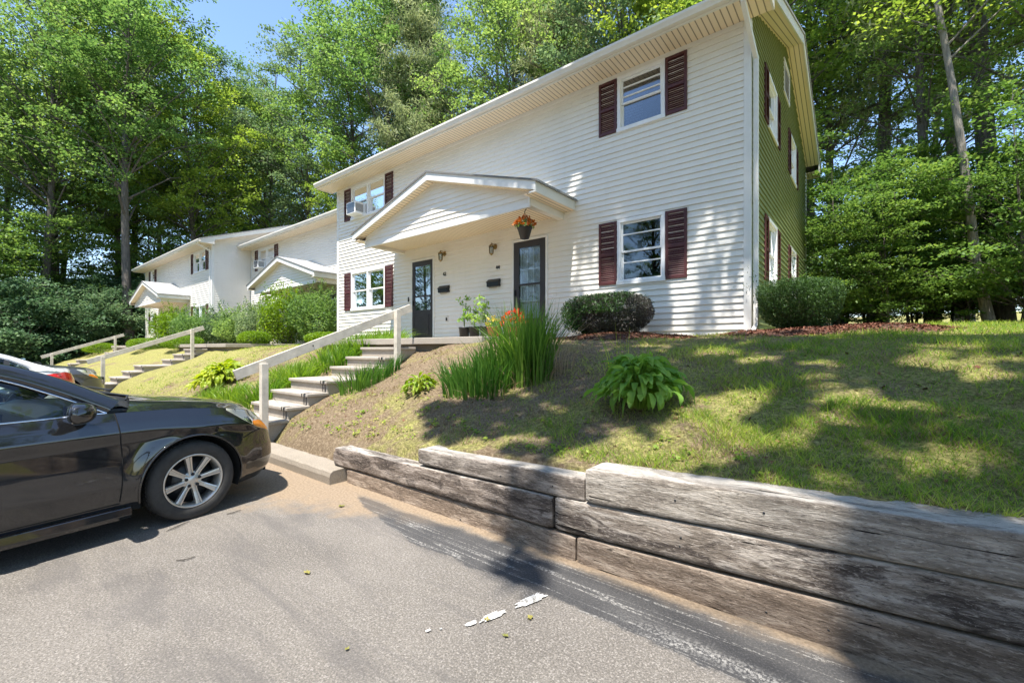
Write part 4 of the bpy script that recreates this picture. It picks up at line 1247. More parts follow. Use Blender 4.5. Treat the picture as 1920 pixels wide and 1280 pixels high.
# unseen trees added across the parking lot, behind the photographer, to darken window reflections
for i, (k, x, y, s) in enumerate((('oak', -44, -22, 1.0), ('maple', -51, -20, 1.0), ('blue', -58, -23, 1.0), ('oak', -65, -20, 1.0), ('maple', -72, -24, 1.0), ('oak', -80, -21, 1.0), ('oak', -14, -21, .85), ('blue', -7, -19, .8), ('maple', -1, -20, .85), ('oak', 5, -21, .9), ('blue', 11, -18, .9), ('maple', -21, -22, .85), ('oak', -28, -24, .9), ('blue', -36, -23, .9), ('oak', 16, -12, .9), ('maple', 17, -4, .9), ('oak', 18, 5, .9), ('blue', -2, -27, 1.0), ('oak', -10, -27, 1.0), ('blue', 8, -27, 1.0))):
    o = place(k, x, y, s, i * 1.3, 'tree', 'added trees across the parking lot'); o.location.z = -0.1
for i in range(20):  # unseen bush row, added to keep low sky out of the reflections
    place('darkbush', -92 + i * 5.4, -17.5 - (i % 3), 1.5, i * 1.1, 'bush', 'added bushes across the parking lot').location.z = -0.1
ORD = ['first', 'second', 'third', 'fourth', 'fifth', 'sixth', 'seventh', 'eighth', 'ninth', 'tenth', 'eleventh', 'twelfth', 'thirteenth', 'fourteenth', 'fifteenth', 'sixteenth', 'seventeenth', 'eighteenth', 'nineteenth', 'twentieth', 'twenty first']
DESC = {'leaves_mid': 'green', 'x': ''}
def azi(o): 
    x, y = o.location.x, o.location.y; a = math.atan2(x, y) + R(38.84)
    return math.atan2(math.sin(a), math.cos(a))
bygroup = {}
for o in TREES:
    if 'group' in o: bygroup.setdefault(o['group'], []).append(o)
PH = {'added bushes across the parking lot': 'unseen bushes added across the lot, behind the photographer', 'trees of the wood on the right, beech': 'leafy beeches at the right wood edge', 'saplings at the edge of the right wood': 'low leafy saplings along the far lawn edge', 'dark bushes under the left wood': 'dark shaded bushes under the left wood', 'saplings behind the houses': 'saplings just behind the house backs', 'saplings in the left wood': 'tall saplings between the left trunks', 'saplings deep in the right wood': 'saplings deep in the right wood', 'added trees across the parking lot': 'unseen trees added across the lot, behind the photographer'}
for g_, L_ in bygroup.items():
    L_.sort(key=azi); base = PH.get(g_)
    if base is None:
        k_ = L_[0]['label'].replace('one of the ', '')
        base = k_
    for i, o in enumerate(L_):
        o['label'] = ('%s from the left of the %s' % (ORD[i], base)) if len(L_) > 1 else 'the only one of the ' + base

# ---- unseen tree over the photographer's right, its crown shaped to throw the dappled shade
CT, ST = math.cos(R(38.84)), math.sin(R(38.84))
def ray_ground(u, v):
    x = (u - 960) / 830; dx, dy, dz = x * CT - ST, x * ST + CT, -(v - 654) / 830
    lo = 1.0
    for t in np.arange(1.5, 16, 0.05):
        X, Y, Z = dx * t, dy * t, CAMZ + dz * t
        if Z <= (float(H(X, Y)) if Y > 2.78 else 0.0): return (X, Y, Z)
    return None
LIT = [(1526, 691, 58, 16), (1533, 712, 34, 12), (1343, 661, 45, 8), (1425, 676, 40, 12), (1805, 678, 150, 20), (1860, 703, 70, 16), (1800, 652, 130, 8), (1600, 752, 70, 34), (1545, 792, 50, 20), (1350, 775, 70, 42), (1290, 838, 170, 50), (1450, 822, 90, 26),
       (1500, 915, 150, 24), (1630, 853, 64, 20), (1690, 875, 44, 22), (1770, 855, 55, 32), (1845, 890, 55, 20), (1750, 957, 120, 16), (1890, 855, 50, 30), (1780, 790, 70, 24), (1710, 760, 50, 20), (1655, 806, 42, 14), (1890, 975, 60, 10),
       (995, 822, 34, 14), (902, 829, 40, 12), (1085, 852, 36, 10), (945, 800, 30, 8), (1105, 810, 30, 8), (1560, 730, 30, 10), (1420, 740, 30, 12)]
rs = np.random.default_rng(77); TG = []; TS = []
while len(TS) < 1500:
    u, v = rs.uniform(800, 1990), rs.uniform(630, 990)
    if v > 850 + (u - 1100) * 0.15 + 15: continue
    if u < 1000 and v < 760 + (u - 800) * -0.10: continue
    p = ray_ground(u, v)
    if p is None or p[1] > 9.5: continue
    Zc = -p[0] * ST + p[1] * CT; mu = 0.06 * 830 / Zc; mv = 0.06 * (v - 600) / Zc * 0.9
    if any(((u - a) / (ru * 0.95 + mu)) ** 2 + ((v - b_) / (rv * 0.95 + mv)) ** 2 < 1 for a, b_, ru, rv in LIT) and rs.uniform() > 0.06: continue
    d = math.hypot(p[0], p[1])
    if rs.uniform() > min(1, (d / 7.5) ** 3 ): continue
    TS.append(p)
for k in range(300):                                     # facade: heavy above, broken light below
    X = rs.uniform(-5.1, -1.3); z = rs.uniform(1.8, 5.3)
    pr = 0.9 if z > 4.4 else (0.55 if z > 3.4 else 0.30)
    if X < -4.4: pr *= 0.6
    if X > -2.2 and z < 3.6: pr *= 0.8
    if rs.uniform() < pr: TG.append((X, 7.81, z))
for k in range(26): TG.append((rs.uniform(-6.0, -4.7), 6.6, rs.uniform(4.2, 5.1)))
for (u, v) in ((960, 1010), (985, 1050), (1005, 985), (1000, 880), (975, 1080), (1010, 940)):
    x = (u - 960) / 830; t = 2.62 / (x * ST + CT) if v < 1000 else CAMZ * 830 / (v - 654)
    TG.append(((x * CT - ST) * t, (x * ST + CT) * t, max(0.0, CAMZ - (v - 654) / 830 * t)))
for k in range(46):
    u, v = rs.uniform(1640, 2100), rs.uniform(1000, 1290); x = (u - 960) / 830; t = 2.62 / (x * ST + CT); TG.append(((x * CT - ST) * t, 2.62, max(0, CAMZ - (v - 654) / 830 * t)))
for k in range(40): TG.append((rs.uniform(0.12, 2.0), rs.uniform(1.3, 2.5), 0.0))
for k in range(150): TG.append((rs.uniform(1.5, 7.5), rs.uniform(3.0, 9.0), 1.3))
CL = []
for p in TG:
    L_ = rs.uniform(8.5, 14.0); q = Vector(p) + SUN * L_; CL.append((q.x, q.y, q.z))
CS = []
for p in TS:
    L_ = rs.uniform(8.5, 12.5); q = Vector(p) + SUN * L_; CS.append((q.x, q.y, q.z))
st = empty('shade_tree', (6.4, -0.6, 0.0), 0, 'unseen big tree right of the photographer, crown shaped to throw the dappled shade on lawn and wall', 'tree')
C_ = np.array(CL) - np.array([[6.4, -0.6, 0.0]])
b = MB(); b.tube([(0, 0, -.3), (.05, .1, 3), (-.3, .3, 7), (-1.2, .8, 10), (-2.5, 1.5, 12.5)], [.34, .26, .22, .16, .08], 10)
forks = [Vector(f_) for f_ in ((-.3, .3, 7), (-1.2, .8, 10), (-2.0, 1.2, 11.6), (-.1, .2, 5.5))]
hubs = []
for k in range(16):
    c = Vector(C_[rs.integers(len(C_))]); f_ = min(forks, key=lambda w_: (w_ - c).length + rs.uniform(0, 1.5)); hubs.append(c); m_ = f_.lerp(c, .5) + Vector((0, 0, .5))
    b.tube([f_, m_, c], [.07, .04, .018], 6, False)
for c in C_:
    c = Vector(c); h_ = min(hubs, key=lambda w_: (w_ - c).length)
    if (h_ - c).length < 3.0: b.tube([h_, c], [.012, .005], 4, False)
hb = np.array([list(h_) for h_ in hubs])
for c in (np.array(CS) - np.array([[6.4, -0.6, 0.0]]))[::3]:
    j_ = np.argmin(((hb - c) ** 2).sum(1))
    if ((hb[j_] - c) ** 2).sum() < 6: b.tube([Vector(hb[j_]), Vector(c)], [.010, .004], 3, False)
b.build('trunk', M['bark'], st)
per = 30; idx = np.repeat(np.arange(len(C_)), per)
off = rand_unit(len(idx), rs) * rs.uniform(0, 1, (len(idx), 1)) ** .5 * np.array([[.24, .24, .18]])
CS = np.array(CS) - np.array([[6.4, -0.6, 0.0]]); i2 = np.repeat(np.arange(len(CS)), 13)
o2 = rand_unit(len(i2), rs) * rs.uniform(0, 1, (len(i2), 1)) ** .5 * np.array([[.13, .13, .10]])
V_, F_ = leaf_quads(np.concatenate([C_[idx] + off, CS[i2] + o2]), 0.15, rs, .5, .65); np_mesh('crown', V_, F_, M['leaf_mid'], st)

# ------------------------------------------------------------------ shrubs
def shrub(name, label, x, y, rx, ry, h, n, leaf, lmat, cat='shrub', group=None, stems=14, z=None, shell=0.55, boxy=2.6, lumpy=0.11, taper=0.0, shoots=0, stemmat='bark', aspect=0.5, flat=0.7, rz=0.0, lift=0.0):
    r = np.random.default_rng(int(abs(x * 131 + y * 17 + n)) % 100000)
    z0 = float(H(x, y)) if z is None else z
    root = empty(name, (x, y, z0), rz, label, cat, group)
    u = rand_unit(n, r); 
    k = (np.abs(u[:, 0]) ** boxy + np.abs(u[:, 1]) ** boxy + np.abs(u[:, 2]) ** boxy) ** (-1 / boxy)
    rad = k * (shell + (1 - shell) * r.uniform(0, 1, n) ** 0.6)
    # lumps
    lump = np.ones(n)
    for q in range(14):
        c = rand_unit(1, r)[0]; lump += lumpy * r.uniform(-1, 1) * np.exp(-((u - c) ** 2).sum(1) / 0.10)
    rad *= lump
    P_ = u * rad[:, None] * np.array([[rx, ry, h * 0.5]]); P_[:, 2] += h * 0.5 + lift
    if taper: P_[:, :2] *= (1 - taper + taper * np.clip(P_[:, 2:3] / h, 0, 1) ** 0.7) 
    if shoots:
        sp = []
        for q in range(shoots):
            c = rand_unit(1, r)[0]; c[2] = abs(c[2]) + 0.2; e0 = c * np.array([rx, ry, h * 0.5]) * 0.8; dv = c * r.uniform(0.15, 0.42) + np.array([0, 0, 0.12])
            for t_ in np.linspace(0, 1, 22): sp.append(e0 + dv * t_ + r.normal(0, 0.025, 3) + np.array([0, 0, h * 0.5 + lift]))
        P_ = np.concatenate([P_, np.array(sp)])
    keep = P_[:, 2] > 0.02 + lift * 0.3
    P_ = P_[keep]
    V, F = leaf_quads(P_, leaf, r, flat, aspect, -0.25)
    np_mesh('foliage', V, F, lmat, root)
    b = MB()
    for q in range(stems):
        a = 2 * math.pi * q / stems + r.uniform(-0.2, 0.2); e = r.uniform(0.4, 0.85)
        p1 = Vector((rx * e * math.cos(a), ry * e * math.sin(a), lift + h * r.uniform(0.4, 0.8)))
        b.tube([(0.04 * math.cos(a), 0.04 * math.sin(a), -0.08), (p1.x * 0.45, p1.y * 0.45, p1.z * 0.45), p1], [0.016, 0.011, 0.004], 5, False)
        for w_ in range(3):
            t = r.uniform(0.3, 0.8); s0 = p1 * t; s1 = s0 + Vector((r.normal(0, 0.12), r.normal(0, 0.12), r.uniform(0.02, 0.18)))
            b.tube([s0, s1], [0.007, 0.002], 4, False)
    b.build('stem', M[stemmat], root)
    return root

yew = shrub('yew_bush', 'dark clipped yew with a bare dark right side, under the lower right window', -3.42, 6.95, 0.78, 0.60, 0.68, 30000, 0.042, M['yewdark'], 'bush', stems=26, shell=0.62, boxy=3.0, lift=0.06, aspect=0.28, taper=0.3, lumpy=0.14, shoots=0)
# green side of that yew: a skin of live shoots on its left and top
r_ = np.random.default_rng(5); u = rand_unit(16000, r_)
u = u[(u[:, 2] > 0.0) & (u[:, 0] < 0.55) | (u[:, 0] < -0.35)]
kk = (np.abs(u) ** 3.2).sum(1) ** (-1 / 3.2)
pp = u * (kk * r_.uniform(0.85, 1.08, len(u)))[:, None] * np.array([[0.77, 0.59, 0.33]]); pp[:, 2] += 0.40
pp = pp[pp[:, 2] > 0.08]
V_, F_ = leaf_quads(pp, 0.055, r_, 0.7, 0.28, -0.4); np_mesh('live_shoots', V_, F_, M['yew'], yew)
shrub('yew_bush', 'wide flat topped green yew at the corner of the nearest house', -0.80, 7.78, 0.60, 0.60, 0.76, 26000, 0.042, M['yew'], 'bush', stems=30, shell=0.45, boxy=3.4, lift=0.05, aspect=0.3, taper=0.32, lumpy=0.14, shoots=50)

def mulch(x, y, rx, ry, label):
    r = np.random.default_rng(int(abs(x * 77)))
    b = MB(); rows = []
    for i in range(16):
        t = i / 15; row = []
        for k in range(60):
            a = 2 * math.pi * k / 60
            w_ = 1 + 0.10 * mnoise.noise(Vector((math.cos(a) * 2, math.sin(a) * 2, x)))
            px = x + rx * t * w_ * math.cos(a); py = y + ry * t * w_ * math.sin(a)
            py = py
            row.append((px, py, float(H(px, py)) + 0.085 * (1 - t ** 2) - 0.012 * t + 0.012 * mnoise.noise(Vector((px * 9, py * 9, 0)))))
        rows.append(row)
    b.grid(rows, close=True)
    o = b.build('mulch_bed', M['mulch']); tag(o, label, 'mulch', None, 'stuff')
    n = 5200
    a = r.uniform(0, 2 * math.pi, n); t = r.uniform(0, 1, n) ** 0.5 * 1.03
    px = x + rx * t * np.cos(a); py = y + ry * t * np.sin(a)
    C = np.stack([px, py, H(px, py) + 0.085 * (1 - t ** 2) + 0.012], 1)
    V, F = leaf_quads(C, 0.06, r, 0.35, 0.3)
    c = np_mesh('wood_chips', V, F, M['chip'], o)
mulch(-3.25, 6.85, 1.2, 0.85, 'reddish brown bark mulch under the dark yew')
mulch(-0.45, 7.35, 1.30, 0.85, 'reddish brown bark mulch under the flat topped corner yew')

# shrubs before the middle and farthest houses
GS = 'loose shrubs before the farther houses'
for (x, y, rx, ry, h, m_, lb) in (
    (-17.2, 7.7, 1.25, 0.9, 2.05, 'clipped', 'tall loose light green shrub nearest to the corner of the nearest house'),
    (-18.9, 7.4, 1.2, 0.8, 1.5, 'leaf_blue', 'grey green flowering shrub left of the tall light green shrub'),
    (-20.6, 7.2, 1.1, 0.8, 1.25, 'leaf_mid', 'dark green rounded shrub before the middle house'),
    (-24.2, 6.7, 1.6, 0.9, 1.55, 'leaf_mid', 'broad green shrub hiding the corner of the farthest house'),
    (-26.8, 6.5, 1.5, 0.9, 1.75, 'clipped', 'big light green shrub before the farthest house'),
    (-22.6, 7.4, 1.2, 0.8, 1.5, 'leaf_blue', 'grey flowering shrub between the two broad shrubs'),
    (-15.6, 7.9, 1.3, 0.8, 1.85, 'leaf_mid', 'loose green shrub half hidden by the corner of the nearest house')):
    shrub('loose_shrub', lb, x, y, rx, ry, h, 9000, 0.085, M[m_], 'shrub', GS, stems=16, shell=0.35, boxy=2.1, lumpy=0.42, shoots=70)
GC = 'low clipped yellow green bushes'
for (x, y, rx, h, lb) in (
    (-12.5, 6.7, 0.62, 0.42, 'low clipped bush left of the nearest steps, by the house corner'),
    (-16.6, 6.35, 0.60, 0.55, 'clipped bush below the tall light green shrub'),
    (-21.6, 5.6, 0.85, 0.55, 'widest clipped bush, right behind the upper post of the middle handrail'),
    (-26.6, 5.5, 0.95, 0.55, 'clipped bush crossing behind the middle handrail near the farthest porch'),
    (-34.5, 5.0, 1.0, 0.6, 'shaded clipped bush at the foot of the tall trunk')):
    shrub('clipped_bush', lb, x, y, rx, rx * 0.8, h, 8000, 0.05, M['clipped'], 'bush', GC, stems=8, shell=0.7, boxy=2.6, flat=0.6)

# ------------------------------------------------------------------ blades, hostas, daylilies
def blades(r, n, base, spread, hgt, width, bend, seg=5, lean=(0, 0)):
    """ribbons: returns V,F (connected per blade)"""
    V = np.zeros((n, (seg + 1) * 2, 3)); F = []
    a = r.uniform(0, 2 * math.pi, n); rr = r.uniform(0, 1, n) ** 0.6
    bx = base[0] + spread[0] * rr * np.cos(a); by = base[1] + spread[1] * rr * np.sin(a)
    bz = H(bx + base[2], by + base[3]) - base[4]
    h = hgt * r.uniform(0.65, 1.1, n); dirx = np.cos(a) * rr + lean[0] + r.normal(0, 0.3, n); diry = np.sin(a) * rr + lean[1] + r.normal(0, 0.3, n)
    bd = bend * r.uniform(0.3, 1.3, n); w_ = width * r.uniform(0.7, 1.2, n)
    fa = r.uniform(0, math.pi, n); wx = np.cos(fa); wy = np.sin(fa)
    for k in range(seg + 1):
        t = k / seg
        x = bx + dirx * bd * h * t ** 2; y = by + diry * bd * h * t ** 2
        m_ = np.sqrt(dirx ** 2 + diry ** 2)
        z = bz + h * (t - 0.38 * np.minimum(bd * m_, 1.6) * t ** 2.4)
        ww = w_ * (1 - t ** 2.2) * 0.5 + 0.0004
        V[:, 2 * k] = np.stack([x - wx * ww, y - wy * ww, z], 1); V[:, 2 * k + 1] = np.stack([x + wx * ww, y + wy * ww, z], 1)
    q = []
    for k in range(seg): q.append([2 * k, 2 * k + 1, 2 * k + 3, 2 * k + 2])
    q = np.array(q); F = (np.arange(n)[:, None, None] * (2 * (seg + 1)) + q[None]).reshape(-1, 4)
    return V.reshape(-1, 3), F

def clump(name, label, cat, x, y, n, spread, hgt, width, bend, mt, group=None, extra=None, lean=(0, 0), seed=0):
    r = np.random.default_rng(int(abs(x * 991 + y * 77 + n + seed)))
    z0 = float(H(x, y))
    root = empty(name, (x, y, z0), 0, label, cat, group)
    V, F = blades(r, n, (0, 0, x, y, z0), spread, hgt, width, bend, lean=lean)
    np_mesh('leaves', V, F, mt, root)
    if extra:
        V, F = blades(r, extra[0], (0, 0, x, y, z0), (spread[0] * 1.15, spread[1] * 1.15), extra[1], width * 0.8, extra[2])
        np_mesh('dry_leaves', V, F, M['straw'], root)
    return root
clump('iris_clump', 'tallest clump of sword shaped iris leaves beside the dark yew', 'iris', -3.22, 4.28, 480, (0.36, 0.26), 0.98, 0.017, 0.42, M['iris'], 'iris clumps on the bank', (120, 0.3, 1.2))
clump('iris_clump', 'lower left clump of iris leaves leaning to the left', 'iris', -3.68, 3.85, 520, (0.48, 0.26), 0.47, 0.015, 0.42, M['iris'], 'iris clumps on the bank', (60, 0.25, 1.0), lean=(-0.25, 0))
clump('iris_clump', 'darker middle clump of iris leaves between the tall and the low one', 'iris', -3.50, 4.15, 330, (0.36, 0.24), 0.62, 0.016, 0.32, M['iris'], 'iris clumps on the bank', None)
clump('grass_tuft', 'spiky green tuft of leaves right beside the nearest steps', 'plant', -6.2, 3.95, 240, (0.22, 0.36), 0.42, 0.014, 0.5, M['iris'], 'green tufts beside the nearest steps')
clump('grass_tuft', 'smaller tuft of leaves farther up beside the nearest steps', 'plant', -6.25, 4.45, 130, (0.16, 0.24), 0.36, 0.012, 0.5, M['iris'], 'green tufts beside the nearest steps')
clump('wispy_grass', 'thin wispy grass stalks sticking up behind the big hosta', 'plant', -1.85, 4.25, 46, (0.30, 0.14), 0.62, 0.006, 0.55, M['grass'])
clump('dead_stalks', 'pale dead stalks leaning right between the iris and the yew', 'plant', -2.85, 4.45, 26, (0.16, 0.16), 0.85, 0.007, 0.8, M['straw'], lean=(0.5, 0))

def hosta(name, label, x, y, n, R_, hgt, ll, lw, mt, group=None, seed=1, cat='hosta'):
    r = np.random.default_rng(seed); z0 = float(H(x, y))
    root = empty(name, (x, y, z0), 0, label, cat, group)
    VV = []; FF = []; c = 0; su, sv = 7, 4
    st = MB()
    for i in range(n):
        t = (i + 0.5) / n; ring = t ** 0.55
        a = i * 2.39996 + r.normal(0, 0.15)
        br = R_ * ring * r.uniform(0.55, 0.85); bz = hgt * (1.0 - 0.55 * ring ** 2) * r.uniform(0.8, 1.05)
        P0 = np.array([math.cos(a) * br, math.sin(a) * br, bz])
        gz = float(H(x + P0[0], y + P0[1])) - z0; P0[2] += gz * 0.75
        pit = 0.95 - 1.25 * ring + r.normal(0, 0.28)
        L_ = ll * r.uniform(0.55, 1.2); W_ = lw * r.uniform(0.8, 1.1)
        d = np.array([math.cos(a), math.sin(a), 0]); s = np.array([-math.sin(a), math.cos(a), 0]); up = np.array([0, 0, 1.0])
        roll = r.normal(0, 0.4); bend_ = r.uniform(-0.08, 0.12)
        pos = P0.copy(); ang = pit
        for k in range(su + 1):
            q = k / su
            wd = W_ * 0.5 * (math.sin(math.pi * min(1, q * 0.94 + 0.06)) ** 0.75) * (1 - 0.55 * q) + 0.001
            nrm = -math.sin(ang) * d + math.cos(ang) * up
            for m_ in range(sv + 1):
                o = (m_ / sv - 0.5) * 2
                cup = 0.30 * wd * (o * o) + 0.006 * math.sin(q * 9 + o * 2)
                sd_ = s * math.cos(roll) + nrm * math.sin(roll)
                VV.append(pos + sd_ * (wd * o) + nrm * cup)
            if k < su:
                step = L_ / su; pos = pos + (math.cos(ang) * d + math.sin(ang) * up) * step; ang -= 0.19 + bend_
        for k in range(su):
            for m_ in range(sv):
                q = c + k * (sv + 1) + m_; FF.append((q, q + 1, q + sv + 2, q + sv + 1))
        c += (su + 1) * (sv + 1)
        st.tube([(0.04 * math.cos(a), 0.04 * math.sin(a), -0.03), (P0[0] * 0.5, P0[1] * 0.5, P0[2] * 0.75), tuple(P0)], [0.006, 0.005, 0.003], 4, False)
    np_mesh('leaves', np.array(VV), np.array(FF), mt, root, smooth=True)
    st.build('stalks', mt, root)
    return root
hosta('hosta', 'big bright green hosta with broad drooping leaves on the right of the bank', -1.60, 3.80, 260, 0.45, 0.42, 0.18, 0.08, M['hosta'], None, 3)
hosta('hosta', 'small yellow green hosta left of the iris clumps', -4.62, 3.78, 80, 0.25, 0.19, 0.14, 0.05, M['hostay'], None, 4)
hosta('hosta', 'large yellow green hosta on the far side of the nearest steps', -10.9, 3.5, 300, 0.62, 0.45, 0.20, 0.10, M['hostay'], None, 5)
GD = 'daylilies along the far side of the nearest steps'
k = 0
for (x, y, n, sp, hh) in ((-8.25, 3.3, 300, (0.32, 0.36), 0.42), (-8.35, 3.95, 320, (0.36, 0.4), 0.44), (-8.4, 4.7, 320, (0.4, 0.42), 0.46), (-8.5, 5.4, 330, (0.45, 0.42), 0.5), (-8.9, 6.2, 330, (0.5, 0.45), 0.5),
                          (-9.2, 3.1, 300, (0.45, 0.26), 0.34), (-10.0, 3.0, 300, (0.45, 0.22), 0.32), (-9.6, 6.9, 280, (0.5, 0.4), 0.48), (-9.3, 5.2, 260, (0.4, 0.5), 0.42), (-10.9, 7.1, 240, (0.6, 0.35), 0.42), (-9.3, 4.2, 240, (0.4, 0.45), 0.36)):
    lbs = ['lowest daylily clump beside the nearest steps', 'daylily clump by the third step', 'daylily clump by the middle steps', 'daylily clump by the upper steps', 'daylily clump beside the slab',
           'low daylily clump just above the car bonnet', 'low daylily clump right under the large yellow green hosta', 'daylily clump under the left lower window', 'daylily clump two rows back from the middle steps', 'daylily clump at the house wall, farthest back', 'daylily clump behind the one by the third step']
    clump('daylily', lbs[k], 'daylily', x, y, n, sp, hh, 0.017, 0.95, M['daylily'], GD); k += 1

# ------------------------------------------------------------------ grass
def grass(name, label, n, mt, xr, yr, hgt, wid, dens, seed, kind='stuff'):
    r = np.random.default_rng(seed)
    X = r.uniform(*xr, n * 6); Y = r.uniform(*yr, n * 6)
    d2 = X ** 2 + Y ** 2
    w_ = np.minimum(1.0, 14.0 / d2) * dens(X, Y)
    keep = r.uniform(0, 1, len(X)) < w_; X = X[keep][:n]; Y = Y[keep][:n]; m_ = len(X)
    fx = foot(X, Y); ok = fx < 0.01; X = X[ok]; Y = Y[ok]; m_ = len(X)
    Z = H(X, Y); dist = np.sqrt(X ** 2 + Y ** 2)
    a = r.uniform(0, 6.283, m_); h = hgt * r.uniform(0.35, 1.2, m_) * (0.55 + 0.9 * patchy(X, Y, 2.3, 0.25)); w2 = wid * (0.6 + dist / 7)
    lx = r.normal(0, 0.75, m_) * h; ly = r.normal(0, 0.75, m_) * h
    v0 = np.stack([X - np.cos(a) * w2, Y - np.sin(a) * w2, Z - 0.004], 1); v1 = np.stack([X + np.cos(a) * w2, Y + np.sin(a) * w2, Z - 0.004], 1); v2 = np.stack([X + lx, Y + ly, Z + h], 1)
    V = np.stack([v0, v1, v2], 1).reshape(-1, 3); F = np.arange(3 * m_).reshape(-1, 3)
    return tag(np_mesh(name, V, F, mt), label, 'grass', None, kind)
from math import sin
def patchy(X, Y, s, t0):
    v = np.sin(X * 1.7 * s + 1.1) * np.sin(Y * 2.3 * s + 0.4 * X) + 0.6 * np.sin(X * 4.1 * s + Y * 3.3) * np.sin(Y * 5.2 * s - X * 2.0) + 0.35 * np.sin(X * 9.3 + 2) * np.sin(Y * 8.1)
    return np.clip((v - t0) * 2.0 + 0.5, 0, 1)
def dg(X, Y):
    side = np.clip((X + 3.6) / 3.2, 0.03, 1); side = np.maximum(side, np.where(X < -11.5, 0.6, 0))
    mul = ((X + 3.25) / 1.25) ** 2 + ((Y - 6.85) / 0.85) ** 2 < 1; mul2 = ((X + .45) / 1.3) ** 2 + ((Y - 7.35) / 0.85) ** 2 < 1
    return side * (0.28 + 0.72 * patchy(X, Y, 1.0, -0.15)) * np.where(mul | mul2, 0, 1)
def ds_(X, Y):
    mul = ((X + 3.25) / 1.25) ** 2 + ((Y - 6.85) / 0.85) ** 2 < 1; mul2 = ((X + .45) / 1.3) ** 2 + ((Y - 7.35) / 0.85) ** 2 < 1
    return (0.35 + 0.65 * patchy(X, Y, 1.6, 0.1)) * np.where(mul | mul2, 0, 1)
grass('lawn_grass', 'green lawn blades on the bank and lawn', 220000, M['grass'], (-16, 6), (2.86, 15), 0.060, 0.0032, dg, 1)
grass('dry_grass', 'straw coloured dead grass on the bank', 150000, M['straw'], (-14, 5), (2.86, 12), 0.030, 0.0028, ds_, 2)

# dead leaves and small weeds scattered over the bank
r_ = np.random.default_rng(91); n_ = 900
X_ = r_.uniform(-13, 3, n_); Y_ = r_.uniform(2.9, 8, n_); ok_ = foot(X_, Y_) < .01; X_ = X_[ok_]; Y_ = Y_[ok_]
V_, F_ = leaf_quads(np.stack([X_, Y_, H(X_, Y_) + .012], 1), .045, r_, .35, .6)
tag(np_mesh('leaf_litter', V_, F_, M['chip']), 'brown dead leaves scattered over the bank', 'leaves', None, 'stuff')
cs_ = []
for k in range(150):
    x = r_.uniform(-8.5, 2.5) if k % 3 else r_.uniform(-6.2, -3.2); y = 2.92 + abs(r_.normal(0, .9 if k % 2 else .25))
    if foot(np.array([x]), np.array([y]))[0] > 0 or y > 6.5: continue
    z = float(H(x, y))
    for q in range(9): cs_.append((x + r_.normal(0, .03), y + r_.normal(0, .03), z + r_.uniform(.005, .045)))
V_, F_ = leaf_quads(np.array(cs_), .035, r_, .5, .7)
tag(np_mesh('small_weeds', V_, F_, M['grass']), 'small green weeds in the thin grass of the bank', 'weeds', None, 'stuff')
# ================================================================== cars
def interp(x, pts):
    xs = [p[0] for p in pts]; ys = [p[1] for p in pts]
    return float(np.interp(x, xs, ys))
def catmull(pts, n):
    P_ = [np.array(p, float) for p in pts]; P_ = [2 * P_[0] - P_[1]] + P_ + [2 * P_[-1] - P_[-2]]
    out = []
    segs = len(P_) - 3
    for i in range(segs):
        p0, p1, p2, p3 = P_[i:i + 4]; m = max(2, int(n / segs))
        for k in range(m):
            t = k / m
            out.append(0.5 * ((2 * p1) + (-p0 + p2) * t + (2 * p0 - 5 * p1 + 4 * p2 - p3) * t * t + (-p0 + 3 * p1 - 3 * p2 + p3) * t ** 3))
    out.append(P_[-2]); return np.array(out)

